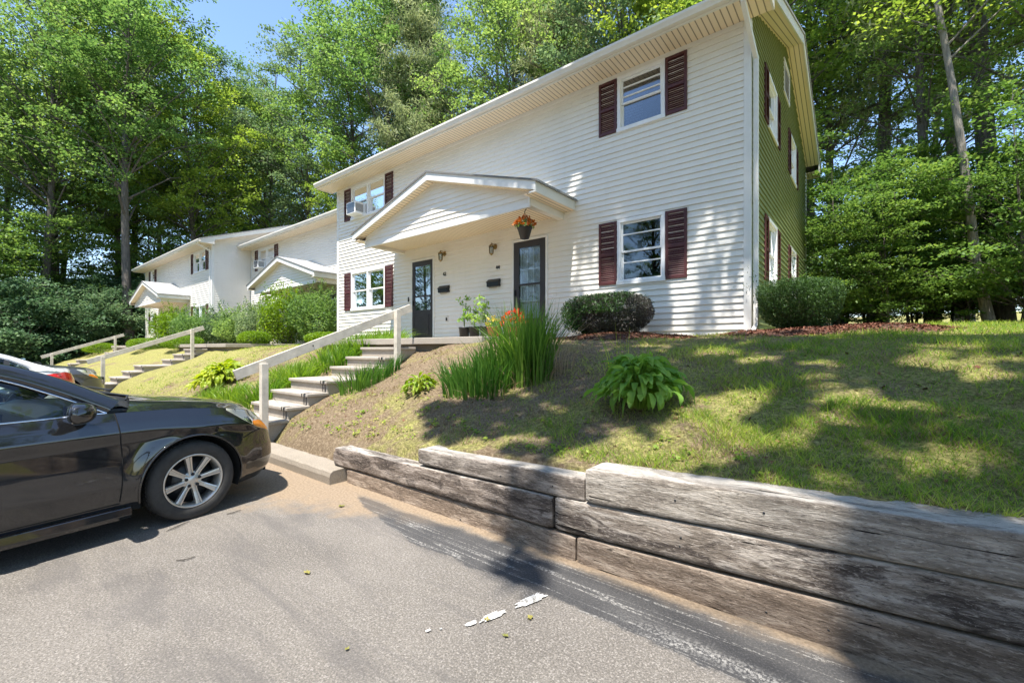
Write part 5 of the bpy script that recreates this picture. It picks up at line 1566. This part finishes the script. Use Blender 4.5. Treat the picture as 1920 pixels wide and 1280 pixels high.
def make_car(label, paint, loc, rz, group, name='parked_car'):
    root = empty(name, loc, rz, label, 'car', group)
    out = catmull([(-3.78, 0.0), (-3.76, .35), (-3.68, .62), (-3.48, .79), (-3.0, .865), (-2.0, .895), (-1.0, .895), (-.2, .89), (.2, .885), (.45, .86), (.66, .78), (.82, .62), (.93, .38), (.97, .18), (.98, 0.0)], 150)
    # resample evenly
    seg = np.linalg.norm(np.diff(out, axis=0), axis=1); s = np.concatenate([[0], np.cumsum(seg)])
    ss = np.linspace(0, s[-1], 230)
    O = np.stack([np.interp(ss, s, out[:, 0]), np.interp(ss, s, out[:, 1])], 1)
    T = np.gradient(O, axis=0); T /= np.linalg.norm(T, axis=1, keepdims=True)
    Nn = np.stack([-T[:, 1], T[:, 0]], 1)
    Nn[0] = (-1, 0); Nn[-1] = (1, 0)
    if Nn[100][1] < 0: Nn[1:-1] *= -1
    ZS = [(-3.8, .93), (-3.6, .985), (-3.2, 1.0), (-2.6, .985), (-1.1, .955), (-.5, .96), (-.1, .95), (.25, .915), (.5, .865), (.7, .80), (.84, .735), (.98, .67)]
    ZB = [(-3.8, .26), (-3.3, .22), (-2.4, .20), (-.4, .20), (.5, .20), (.9, .20), (1, .22)]
    side_in = [(0, .055), (.10, .02), (.28, .003), (.5, .008), (.70, .016), (.80, .0), (.90, .022), (1, .060)]
    nose_in = [(0, .09), (.12, .03), (.3, .0), (.5, .005), (.62, .02), (.75, .03), (.9, .085), (1, .16)]
    tail_in = [(0, .08), (.12, .02), (.35, .0), (.5, .015), (.55, .05), (.8, .07), (1, .12)]
    ARX = (0.0, -2.75); AR = 0.385; WZ = 0.325
    def S(i, t, off=0.0):
        f, r_ = O[i]; z = interp(f, ZB) * (1 - t) + interp(f, ZS) * t
        kn = min(1, max(0, (f - .45) / .42)); kn = kn * kn * (3 - 2 * kn); kt = min(1, max(0, (-3.3 - f) / .35)); kt = kt * kt * (3 - 2 * kt)
        ins = interp(t, side_in) * (1 - kn) * (1 - kt) + interp(t, nose_in) * kn + interp(t, tail_in) * kt
        for ax in ARX:
            d = math.hypot(f - ax, z - WZ) - AR
            if d > -0.1: ins -= 0.024 * math.exp(-(d / 0.085) ** 2)
        p = (f + Nn[i][0] * (off - ins), r_ + Nn[i][1] * (off - ins))
        return [max(0.0, p[1]) if i in (0, len(O) - 1) else p[1], p[0], z]
    nt_ = 40; rows = []
    for i in range(len(O)):
        rows.append([S(i, k / nt_) for k in range(nt_ + 1)])
    A = np.array(rows)                                    # [i,k,(r,f,z)]
    inside = np.zeros(A.shape[:2], bool)
    for ax in ARX:
        inside |= np.hypot(A[:, :, 1] - ax, A[:, :, 2] - WZ) < AR
    B = A.copy()
    for i in range(A.shape[0]):
        for k in range(A.shape[1]):
            if inside[i, k]:
                nb = [(i + a, k + b) for a in (-1, 0, 1) for b in (-1, 0, 1) if 0 <= i + a < A.shape[0] and 0 <= k + b < A.shape[1]]
                if any(not inside[q] for q in nb):
                    ax = min(ARX, key=lambda v: abs(A[i, k, 1] - v)); d = np.array([A[i, k, 1] - ax, A[i, k, 2] - WZ]); d *= AR / max(1e-6, np.linalg.norm(d))
                    B[i, k, 1] = ax + d[0]; B[i, k, 2] = max(d[1] + WZ, A[i, k, 2] if k == 0 else -9)
    b = MB()
    for sg in (1, -1):
        vs = [(p[0] * sg, p[1], p[2]) for rw in B for p in rw]; m = nt_ + 1; fs = []
        for i in range(len(O) - 1):
            for k in range(nt_):
                if inside[i, k] and inside[i + 1, k] and inside[i, k + 1] and inside[i + 1, k + 1]: continue
                f_ = (i * m + k, (i + 1) * m + k, (i + 1) * m + k + 1, i * m + k + 1)
                fs.append(f_ if sg > 0 else f_[::-1])
        b.add(vs, fs, True)
    b.build('body', paint, root)
    # bonnet and boot lid
    ZC = [(-3.8, .96), (-3.6, 1.04), (-3.3, 1.06), (-.5, 1.065), (-.1, 1.01), (.3, .965), (.6, .92), (.75, .865), (.84, .78), (.98, .70)]
    for nm, sel in (('bonnet', [i for i in range(len(O)) if O[i][0] > -.46]), ('boot_lid', [i for i in range(len(O)) if O[i][0] < -3.15])):
        h = MB(); G_ = []
        for i in sel:
            t = S(i, 1.0, -0.003); row = []
            for q in np.linspace(-1, 1, 33):
                zc = interp(t[1], ZC); z = t[2] + 0.001 + (zc - t[2]) * (1 - abs(q) ** 2.6)
                if nm == 'bonnet': z += 0.012 * math.exp(-((abs(q) - 0.72) / 0.10) ** 2) * min(1, max(0, (0.75 - t[1]) * 2))
                fo = 0.0
                if nm == 'bonnet': fo = 0.20 * (1 - q * q) * min(1, max(0, (0.2 - t[1]) / 0.66)) * 1.0
                row.append((t[0] * q, t[1] + fo, z - (0.10 * fo)))
            G_.append(row)
        h.grid(G_); h.build(nm, paint, root)
    # greenhouse
    UP = [(-3.42, 1.03), (-3.15, 1.13), (-2.6, 1.36), (-2.0, 1.425), (-1.45, 1.41), (-1.1, 1.35), (-.8, 1.235), (-.47, 1.045)]
    LO = [(-3.05, 1.0), (-2.95, 1.12), (-2.6, 1.285), (-2.0, 1.355), (-1.45, 1.335), (-1.1, 1.25), (-.82, 1.115), (-.56, .965)]
    rz_ = lambda z: 0.815 - 0.46 * (z - 0.955)
    upc = catmull(UP, 56); loc_ = catmull(LO, 56)
    for sg in (1, -1):
        p = MB(); rows_ = []
        for u_, l_ in zip(upc, loc_):
            rows_.append([(sg * (rz_(l_[1]) - 0.035), l_[0], l_[1] - 0.004), (sg * rz_(l_[1]), l_[0], l_[1]), (sg * (rz_((l_[1] + u_[1]) / 2) + 0.012), (l_[0] + u_[0]) / 2, (l_[1] + u_[1]) / 2), (sg * (rz_(u_[1]) - 0.004), u_[0], u_[1]), (sg * (rz_(u_[1]) - 0.06), u_[0], u_[1] + 0.012)])
        p.grid(rows_); p.build('pillar', paint, root)
        d = MB(); d.tube([(sg * (rz_(l_[1]) + 0.004), l_[0], l_[1]) for l_ in loc_[4:]], 0.006, 5, False); d.build('drip_trim', M['fascia'] if False else M['chrome'], root)
        # side glass
        g = MB(); G_ = []
        for l_ in loc_:
            zb = interp(l_[0], ZS) + 0.0
            G_.append([(sg * (rz_(zb + (l_[1] - zb) * q) - 0.012), l_[0], zb + (l_[1] - zb) * q) for q in (0, .5, 1)])
        g.grid(G_); g.build('side_window', M['carglass'], root)
        for fa in (-1.62, -2.72):
            bp = MB()
            zt = interp(fa, [(a[0], a[1]) for a in loc_])
            bp.add([(sg * (rz_(.95) + 0.004), fa - .05, .95), (sg * (rz_(.95) + 0.004), fa + .05, .95), (sg * (rz_(zt) + 0.004), fa + .02, zt), (sg * (rz_(zt) + 0.004), fa - .05, zt)], [(0, 1, 2, 3)])
            bp.build('door_pillar', M['black'], root)
        # belt strip, sill, doors, handles
        st = MB(); st.tube([(sg * (rz_(interp(f_, ZS)) + 0.006), f_, interp(f_, ZS) + 0.004) for f_ in np.linspace(-3.0, -.56, 30)], 0.008, 6); st.build('belt_trim', M['chrome'], root)
        sl = MB(); sl.prism([(sg * .80, .14), (sg * .875, .145), (sg * .893, .175), (sg * .885, .235), (sg * .80, .25)], 'y', -2.32, -.43); sl.build('sill', paint, root, 0.006)
    rf = MB(); G_ = []
    sel = [q for q in upc if -2.62 <= q[0] <= -1.2]
    for q in sel:
        re = rz_(q[1]) - 0.05
        G_.append([(re * a, q[0] , q[1] + 0.006 + 0.03 * (1 - a * a)) for a in np.linspace(-1, 1, 21)])
    rf.grid(G_); rf.build('roof', paint, root)
    for nm, (fa, fb, bl) in (('windscreen', (-1.22, -.47, .10)), ('rear_window', (-3.40, -2.60, -.06))):
        g = MB(); G_ = []
        for q in upc:
            if fa <= q[0] <= fb:
                k = (q[0] - fa) / (fb - fa); k = k if nm == 'windscreen' else 1 - k
                re = rz_(q[1]) - 0.055
                G_.append([(re * a, q[0] + bl * (0.25 + 0.75 * k) * (1 - a * a), q[1] + 0.004 + 0.006 * (1 - a * a)) for a in np.linspace(-1, 1, 17)])
        g.grid(G_); g.build(nm, M['carglass'], root)
    ck = MB(); ck.grid([[(0.72 * a, -.44 + .20 * (1 - a * a) + d_, 1.035 - 0.02 * a * a + e_) for a in np.linspace(-1, 1, 15)] for d_, e_ in ((-.10, -.02), (0.0, -.015), (.05, -.04))]); ck.build('cowl', M['blackplastic'], root)
    wp = MB(); wp.tube([(0.55, -.36, 1.03), (0.5, -.33, 1.06), (0.05, -.36, 1.065), (-.2, -.36, 1.07)], 0.008, 5); wp.tube([(-.1, -.26, 1.07), (-.45, -.30, 1.085), (-.62, -.36, 1.08)], 0.009, 5); wp.build('wiper', M['blackplastic'], root)
    # gaps as thin dark beads lying on the surface
    def surf(f_, z, off=0.0, sg=1):
        i = int(np.argmin(np.abs(O[20:-20, 0] - f_))) + 20 if abs(f_) < 99 else 0
        zb, zs_ = interp(f_, ZB), interp(f_, ZS); p = S(i, (z - zb) / (zs_ - zb), off); return (p[0] * sg, f_, z)
    for sg in (1, -1):
        for nm, pts in (('gap', [(-.52, .96), (-.50, .80), (-.485, .6), (-.49, .42), (-.50, .29)]), ('gap', [(-.50, .275), (-1.0, .27), (-1.63, .27), (-2.30, .27)]), ('gap', [(-1.63, .95), (-1.62, .6), (-1.62, .28)]), ('gap', [(-2.75, .97), (-2.62, .80), (-2.45, .66), (-2.32, .45), (-2.30, .28)]), ('gap', [(.42, .62), (.52, .655), (.60, .67)])):
            gp = MB(); full = catmull(pts, 24); gp.tube([surf(q[0], q[1], 0.0, sg) for q in full], 0.0045, 5, False)
            gp.build('panel_gap', M['well'], root)
        for fa in (-1.42, -2.42):
            hd = MB(); hd.tube([surf(fa, .80, .0, sg), surf(fa + .03, .80, .035, sg), surf(fa + .17, .80, .035, sg), surf(fa + .20, .80, .0, sg)], 0.012, 8); hd.build('door_handle', paint, root)
        # mirror
        mr = MB(); G_ = []
        for k in range(13):
            t = k / 12; a = math.pi * t
            ry, rx = 0.105 * math.sin(a) ** 0.55, 0.078 * math.sin(a) ** 0.55
            G_.append([(sg * (0.99 - 0.125 * math.cos(a)), -.765 + ry * math.cos(b_) * (1.0 if math.cos(b_) > 0 else .55) + 0.03 * math.cos(a), 1.0 + rx * (abs(math.sin(b_)) ** .8) * math.copysign(1, math.sin(b_))) for b_ in np.linspace(0, 2 * math.pi, 18)[:-1]])
        mr.grid(G_, close=True); mo = mr.build('wing_mirror', paint, root)
        mg = MB(); mg.box(min(sg * .90, sg * 1.085), max(sg * .90, sg * 1.085), -.818, -.812, .945, 1.055); mg.build('mirror_glass', M['chrome'], mo)
        ml = MB(); ml.prism([(-.56, .955), (-.80, .955), (-.74, 1.05)], 'x', min(sg * .785, sg * .80), max(sg * .785, sg * .80)); ml.bar((sg * .80, -.72, .965), (sg * .93, -.74, .965), 0.07, 0.035); ml.build('mirror_mount', M['blackplastic'], mo)
        # head and tail lamps
        for nm, (i0f, i1f), zlo, zhi, mt in (('headlamp', (.27, .93), [(.27, .90), (.4, .80), (.55, .70), (.7, .645), (.93, .61)], [(.27, .925), (.5, .868), (.7, .80), (.84, .735), (.98, .67)], 'headlamp'),
                                             ('tail_lamp', (-3.76, -3.12), [(-3.8, .70), (-3.5, .68), (-3.12, .86)], [(-3.8, .93), (-3.6, .975), (-3.12, .93)], 'redlens')):
            for dof, m_, nn in ((0.0025, 'lampback' if nm == 'headlamp' else 'redlens', nm), (0.012, mt, 'lens')):
                G_ = []
                for i in range(len(O)):
                    f_ = O[i][0]
                    if i0f <= f_ <= i1f:
                        zb, zs_ = interp(f_, ZB), interp(f_, ZS); lo, hi = interp(f_, zlo), min(interp(f_, zhi), zs_ - 0.001)
                        if hi <= lo: continue
                        G_.append([(lambda p: (p[0] * sg, p[1], p[2]))(S(i, ((lo + (hi - lo) * q) - zb) / (zs_ - zb), dof)) for q in np.linspace(0, 1, 7)])
                if len(G_) > 1:
                    l_ = MB(); l_.grid(G_)
                    if nn == nm: lo_ = l_.build(nm, M[m_], root)
                    else: l_.build('lens', M[m_], lo_)
            if nm == 'headlamp':
                G_ = []
                for i in range(len(O)):
                    f_ = O[i][0]
                    if .50 <= f_ <= .74:
                        zb, zs_ = interp(f_, ZB), interp(f_, ZS); lo = interp(f_, zlo) + 0.004; hi = lo + 0.075 * math.sin(math.pi * min(1, max(0.05, (f_ - .46) / .32)))
                        G_.append([(lambda p: (p[0] * sg, p[1], p[2]))(S(i, ((lo + (hi - lo) * q) - zb) / (zs_ - zb), 0.015)) for q in np.linspace(0, 1, 5)])
                l_ = MB(); l_.grid(G_); l_.build('indicator', M['amber'], lo_)
        # wheels
        for fa in (0.0, -2.75):
            xo = sg * 0.885
            ty = MB(); pr = [(0.225, -.205), (0.29, -.215), (0.318, -.20), (0.327, -.165), (0.3275, -.04), (0.318, -.006), (0.30, .004), (0.27, .007), (0.24, .004), (0.226, -.006), (0.222, -.04)]
            ty.lathe([(a, sg * b_) for a, b_ in pr], 56, (xo, fa, WZ), 'x')
            for k in range(56):
                a = 2 * math.pi * k / 56
                for (w0, w1) in ((-.165, -.11), (-.095, -.045)):
                    ty.bar((xo + sg * w0, fa + .329 * math.cos(a), WZ + .329 * math.sin(a)), (xo + sg * w1, fa + .329 * math.cos(a + .05), WZ + .329 * math.sin(a + .05)), 0.022, 0.006, up=(0, math.cos(a), math.sin(a)))
            wo = ty.build('tyre', M['tyre'], root)
            rm = MB(); rm.lathe([(a, sg * b_) for a, b_ in [(0.222, -.19), (0.205, -.18), (0.20, -.05), (0.212, -.008), (0.224, -.002), (0.2265, -.008), (0.228, -.02)]], 56, (xo, fa, WZ), 'x')
            for k in range(8):
                a = 2 * math.pi * k / 8 + 0.2
                ca, sa = math.cos(a), math.sin(a)
                P0 = Vector((0, ca, sa)); Q = Vector((0, -sa, ca))
                vs = []
                for (rr, hw, dx) in ((0.035, 0.019, -.034), (0.10, 0.018, -.030), (0.16, 0.0215, -.018), (0.207, 0.026, -.010)):
                    for (o_, d_) in ((-hw, -.030), (-hw * .95, 0), (-hw * .42, .002), (-hw * .25, -.007), (hw * .25, -.007), (hw * .42, .002), (hw * .95, 0), (hw, -.030)):
                        v = P0 * rr + Q * o_; vs.append((xo + sg * (dx + d_), fa + v.y, WZ + v.z))
                fs = []
                for q in range(3):
                    for e in range(7): fs.append((q * 8 + e, q * 8 + e + 1, q * 8 + e + 9, q * 8 + e + 8))
                rm.add(vs, fs)
            rm.lathe([(a, sg * b_) for a, b_ in [(0.0, -.028), (0.028, -.028), (0.034, -.032), (0.06, -.036), (0.075, -.05)]], 32, (xo, fa, WZ), 'x')
            rm.build('rim', M['alloy'], wo)
            dk = MB(); dk.lathe([(a, sg * b_) for a, b_ in [(0.0, -.075), (0.14, -.075), (0.142, -.085), (0.20, -.13)]], 32, (xo, fa, WZ), 'x'); dk.build('brake_disc', M['black'], wo)
            for k in range(5):
                a = 2 * math.pi * k / 5 + 0.35
                ln = MB(); ln.lathe([(0.0, sg * -.030), (0.0065, sg * -.030), (0.0065, sg * -.024), (0.0125, sg * -.022), (0.0125, sg * -.034)], 10, (xo, fa + .052 * math.cos(a), WZ + .052 * math.sin(a)), 'x'); ln.build('lug_nut', M['black'], wo)
            # arch lip and well
            lp = MB(); ang = np.linspace(-0.20, math.pi + 0.20, 40)
            pts = []
            for a in ang:
                f_, z = fa + (AR + .004) * math.cos(a), WZ + (AR + .004) * math.sin(a)
                pts.append(surf(f_, max(z, .215), 0.001, sg))
            lp.tube(pts, 0.009, 6, False); lp.build('arch_lip', paint, root)
            wl = MB(); wl.grid([[(sg * x_, fa + AR * 1.0 * math.cos(a), WZ + AR * 1.0 * math.sin(a)) for x_ in (.55, .70, .80, .865)] for a in np.linspace(-.35, math.pi + .35, 30)])
            wl.box(min(sg * .54, sg * .56), max(sg * .54, sg * .56), fa - .42, fa + .42, .12, .74); wl.build('wheel_arch_liner', M['well'], root)
    # underside, grille, plate
    ub = MB(); ub.box(-.78, .78, -3.6, -3.15, .2, .5); ub.box(-.55, .55, -3.6, .80, .19, .30); ub.box(-.80, .80, -2.33, -.42, .16, .26); ub.build('underbody', M['well'], root)
    gr = MB()
    for k in range(5): gr.bar((-.22, .955 - .02 * k * 0, .50 + .03 * k), (.22, .955, .50 + .03 * k), .03, .008)
    gr.box(-.24, .24, .90, .945, .48, .65); gr.build('grille', M['black'], root, 0.004)
    lw = MB(); lw.box(-.26, .26, .90, .955, .26, .36); lw.build('lower_intake', M['black'], root, 0.01)
    # cabin
    sx_ = MB()
    for rx in (-.36, .36):
        sx_.box(rx - .24, rx + .24, -1.75, -1.25, .38, .62)
        sx_.prism([(-1.68, .60), (-1.86, 1.12), (-1.76, 1.14), (-1.52, .60)], 'x', rx - .23, rx + .23)
        sx_.prism([(-1.86, 1.13), (-1.88, 1.30), (-1.78, 1.30), (-1.77, 1.13)], 'x', rx - .12, rx + .12)
    sx_.box(-.62, .62, -2.75, -2.55, .6, 1.05); so_ = sx_.build('seats', M['seat'], root, 0.03, 3)
    db = MB(); db.prism([(-.35, .98), (-.75, 1.0), (-.88, .95), (-.90, .72), (-.40, .70)], 'x', -.72, .72); db.build('dashboard', M['blackplastic'], root, 0.02)
    sw = MB(); c0 = Vector((-.36, -1.08, .94)); pts = []
    for k in range(25):
        a = 2 * math.pi * k / 24; pts.append(c0 + Vector((.185 * math.cos(a), -.07 * math.sin(a), .17 * math.sin(a))))
    sw.tube(pts, .014, 8, False); sw.bar(c0 + Vector((-.18, 0, 0)), c0 + Vector((.18, 0, 0)), .05, .03); sw.bar(c0, c0 + Vector((0, .25, -.07)), .05, .05); sw.build('steering_wheel', M['blackplastic'], root)
    rmr = MB(); rmr.box(-.12, .12, -1.20, -1.17, 1.26, 1.32); rmr.build('rear_view_mirror', M['blackplastic'], root, 0.01)
    return root
G0 = 'cars parked nose in or tail in along the kerb'
make_car('black sedan with silver alloy wheels, cut off by the left edge of the picture', M['carblack'], (-5.368, 1.130, 0.0), R(7.64), G0)
make_car('white sedan backed in beyond the black sedan, showing its red tail lamp', M['carwhite'], (-13.55, -2.2, 0.0), R(180), G0)
make_car('dark grey car between the white sedan and the middle steps', M['cargrey'], (-17.3, 1.6, 0.0), R(3), G0)
make_car('pale blue car at the far left, farthest along the kerb', M['carblue'], (-28.9, -1.9, 0.0), R(180), G0)

# ================================================================== small things
def pot(name, label, cat, x, y, z, r0, r1, h, mt, group):
    root = empty(name, (x, y, z), 0, label, cat, group)
    b = MB(); b.lathe([(0, 0.004), (r0, 0.0), (r1 * .97, h * .88), (r1 * 1.05, h * .88), (r1 * 1.05, h), (r1 * .95, h), (r1 * .90, h * .86), (0, h * .86)], 24); b.build('pot', mt, root)
    s = MB(); s.lathe([(0, h * .875), (r1 * .93, h * .87)], 20); s.build('soil', M['soil'], root)
    return root
def tomato(root, h, seed, z0=0.27, spread=0.20):
    r = np.random.default_rng(seed); b = MB(); C = []
    for k in range(3):
        a = r.uniform(0, 6.28); top = Vector((0.05 * math.cos(a), 0.05 * math.sin(a), z0 + h * r.uniform(.75, 1)))
        b.tube([(0, 0, z0 - .02), (top.x * .5, top.y * .5, z0 + h * .5), top], [.007, .005, .003], 6)
        for q in range(8):
            t = r.uniform(.25, 1.0); p = Vector((top.x * t, top.y * t, z0 + (top.z - z0) * t)); a2 = r.uniform(0, 6.28); l = spread * r.uniform(.5, 1)
            e = p + Vector((l * math.cos(a2), l * math.sin(a2), r.uniform(-.03, .07))); b.tube([p, e], [.003, .0015], 4, False)
            for w_ in range(7): C.append(tuple(p.lerp(e, r.uniform(.4, 1.1)) + Vector(r.normal(0, .022, 3))))
    b.build('stem', M['daylily'], root)
    V, F = leaf_quads(np.array(C), 0.085, r, .7, .42, .3); np_mesh('leaves', V, F, M['hosta'], root)
ZS_ = 1.655
GP = 'black nursery pots on the porch slab'
for i, (x, lb, h) in enumerate(((-7.30, 'left black nursery pot with a tall pale tomato plant', .72), (-6.96, 'middle black nursery pot with the shortest plant', .50), (-6.60, 'right black nursery pot with a tall dark leaved tomato plant, next to the terracotta pot', .80))):
    o = pot('potted_plant', lb, 'potted plant', x, 7.30 - .02 * i, ZS_, .10, .125, .30, M['blackplastic'], GP); tomato(o, h, 40 + i)
def flowers(root, z, r_, h, n, fm, seed, leafm='hosta', nl=260):
    r = np.random.default_rng(seed)
    u = rand_unit(nl, r); u[:, 2] = np.abs(u[:, 2]); C = u * np.array([[r_, r_, h]]) * r.uniform(.5, 1, (nl, 1)); C[:, 2] += z
    V, F = leaf_quads(C, .05, r, .7, .5); np_mesh('leaves', V, F, M[leafm], root)
    for nm, mt, m_ in fm:
        u = rand_unit(m_, r); u[:, 2] = np.abs(u[:, 2]) + .1; C = u * np.array([[r_, r_, h]]) * r.uniform(.9, 1.08, (m_, 1)); C[:, 2] += z
        C = np.repeat(C, 6, 0) + r.normal(0, .012, (m_ * 6, 3)); V, F = leaf_quads(C, .045, r, .8, .7); np_mesh(nm, V, F, M[mt], root)
o = pot('flower_pot', 'terracotta pot with yellow and white flowers beside the black nursery pots', 'flower pot', -6.12, 7.0, ZS_, .11, .15, .26, M['terracotta'], None); flowers(o, .26, .18, .20, 0, [('blossoms', 'flower_y', 26)], 51)
o = pot('flower_pot', 'pot with big orange red flowers in front of door 44', 'flower pot', -5.55, 6.95, ZS_, .11, .15, .24, M['terracotta'], None); flowers(o, .24, .26, .30, 0, [('red_blossoms', 'flower_r', 60), ('orange_blossoms', 'flower_o', 22)], 52)
# hanging basket
root = empty('hanging_basket', (-5.10, 6.72, 3.55), 0, 'black hanging basket with orange flowers under the right end of the porch roof', 'hanging basket')
b = MB(); b.lathe([(0, 0), (.085, 0), (.14, .19), (.15, .19), (.15, .215), (.13, .215), (.12, .18), (0, .18)], 24); b.build('basket', M['blackplastic'], root)
flowers(root, .20, .20, .19, 0, [('blossoms', 'flower_o', 75)], 61, 'leaf_mid', 420)
b = MB()
for k in range(3):
    a = 2 * math.pi * k / 3; b.tube([(.14 * math.cos(a), .14 * math.sin(a), .20), (0, 0, .50)], .003, 4)
b.tube([(0, 0, .49), (0, .0, .52), (.03, 0, .545), (.035, 0, .575), (.0, 0, .60), (-.03, 0, .58)], .008, 6); b.build('hanger', M['black'], root)
# window air conditioners
def ac(x, y, z, label):
    root = empty('air_conditioner', (x, y, z), 0, label, 'air conditioner', 'window air conditioners')
    b = MB(); b.box(-.24, .24, -.30, .04, 0, .36); b.build('case', M['white'], root, .012, 3)
    g = MB()
    g.box(-.20, .20, -.303, -.3005, .03, .33)
    g.build('back_grille', M['cargrey'], root)
    g = MB()
    for k in range(9): g.box(.2405, .244, -.27 + .028 * k, -.255 + .028 * k, .06, .30)
    g.build('side_vent', M['cargrey'], root)
    p = MB(); p.box(-.36, -.241, -.02, .0, 0, .34); p.box(.241, .36, -.02, .0, 0, .34); p.build('filler_panel', M['white'], root)
ac(-12.42, 7.80, 5.61, 'white air conditioner in the upper left window of the nearest house')
ac(-23.1, 9.21, 5.37, 'white air conditioner in the upper window of the middle house')
# fence panel beside the farthest house
root = empty('fence_panel', (-38.6, 8.3, float(H(-38, 8.3)) - .1), 0, 'grey board fence between the tall trunk and the farthest house', 'fence')
for k in range(12):
    b = MB(); b.box(k * .15, k * .15 + .14, 0, .02, 0, 1.5); b.build('board', M['fascia'], root)
b = MB(); b.box(0, 1.8, .021, .06, .3, .38); b.box(0, 1.8, .021, .06, 1.1, 1.18); b.build('fence_rail', M['fascia'], root)
# fallen leaves and twigs on the asphalt
def px_ground(u, v, z=0.0):
    x = (u - 960) / 830; c, s = math.cos(R(38.84)), math.sin(R(38.84)); Z = (CAMZ - z) * 830 / (v - 654)
    return (x * c - s) * Z, (x * s + c) * Z
def fallen(u, v, s, label, seed):
    x, y = px_ground(u, v); r = random.Random(seed); b = MB(); n = 14; pts = []
    for k in range(n):
        a = 2 * math.pi * k / n; rr = s * (0.5 + 0.5 * abs(math.cos(2.5 * a))) * r.uniform(.8, 1.1); pts.append((rr * math.cos(a), rr * .8 * math.sin(a), .006 + .35 * rr * abs(math.sin(a * 1.5))))
    b.add([(0, 0, .004)] + pts, [(0, k + 1, (k + 1) % n + 1) for k in range(n)])
    b.tube([(0, 0, .005), (-s * 1.3, -s * .2, .012)], .0012, 4)
    o = b.build('fallen_leaf', M['deadleaf']); o.location = (x, y, .003); o.rotation_euler = (0, 0, r.uniform(0, 6)); tag(o, label, 'leaf', 'fallen leaves on the asphalt')
for (u, v, s, lb) in ((576, 1075, .028, 'yellow green fallen leaf left of the painted bay line, nearest the car'), (640, 950, .034, 'fallen leaf in the sand near the kerb end'), (913, 1163, .020, 'small yellow leaf just right of the white paint patches'), (994, 1160, .022, 'yellow leaf farthest right on the asphalt'),
                      (948, 1194, .018, 'brownish leaf near the lower edge, below the two yellow ones'), (651, 1219, .014, 'small brown leaf at the lower left of the asphalt')):
    fallen(u, v, s, lb, u)
def twig(u0, v0, u1, v1, label):
    a = px_ground(u0, v0); c = px_ground(u1, v1); b = MB(); m_ = ((a[0] + c[0]) / 2 + .02, (a[1] + c[1]) / 2 - .02, .012)
    b.tube([(a[0] - a[0], 0, .006), (m_[0] - a[0], m_[1] - a[1], .010), (c[0] - a[0], c[1] - a[1], .007)], [.003, .0045, .0025], 6)
    o = b.build('twig', M['bark']); o.location = (a[0], a[1], 0.002); tag(o, label, 'twig', 'twigs on the ground')
twig(312, 997, 355, 978, 'longest dark twig on the ground beside the front wheel')
twig(366, 1045, 330, 1052, 'small pale twig nearer than the dark one')
twig(425, 965, 452, 957, 'short light twig in the sand ahead of the wheel')
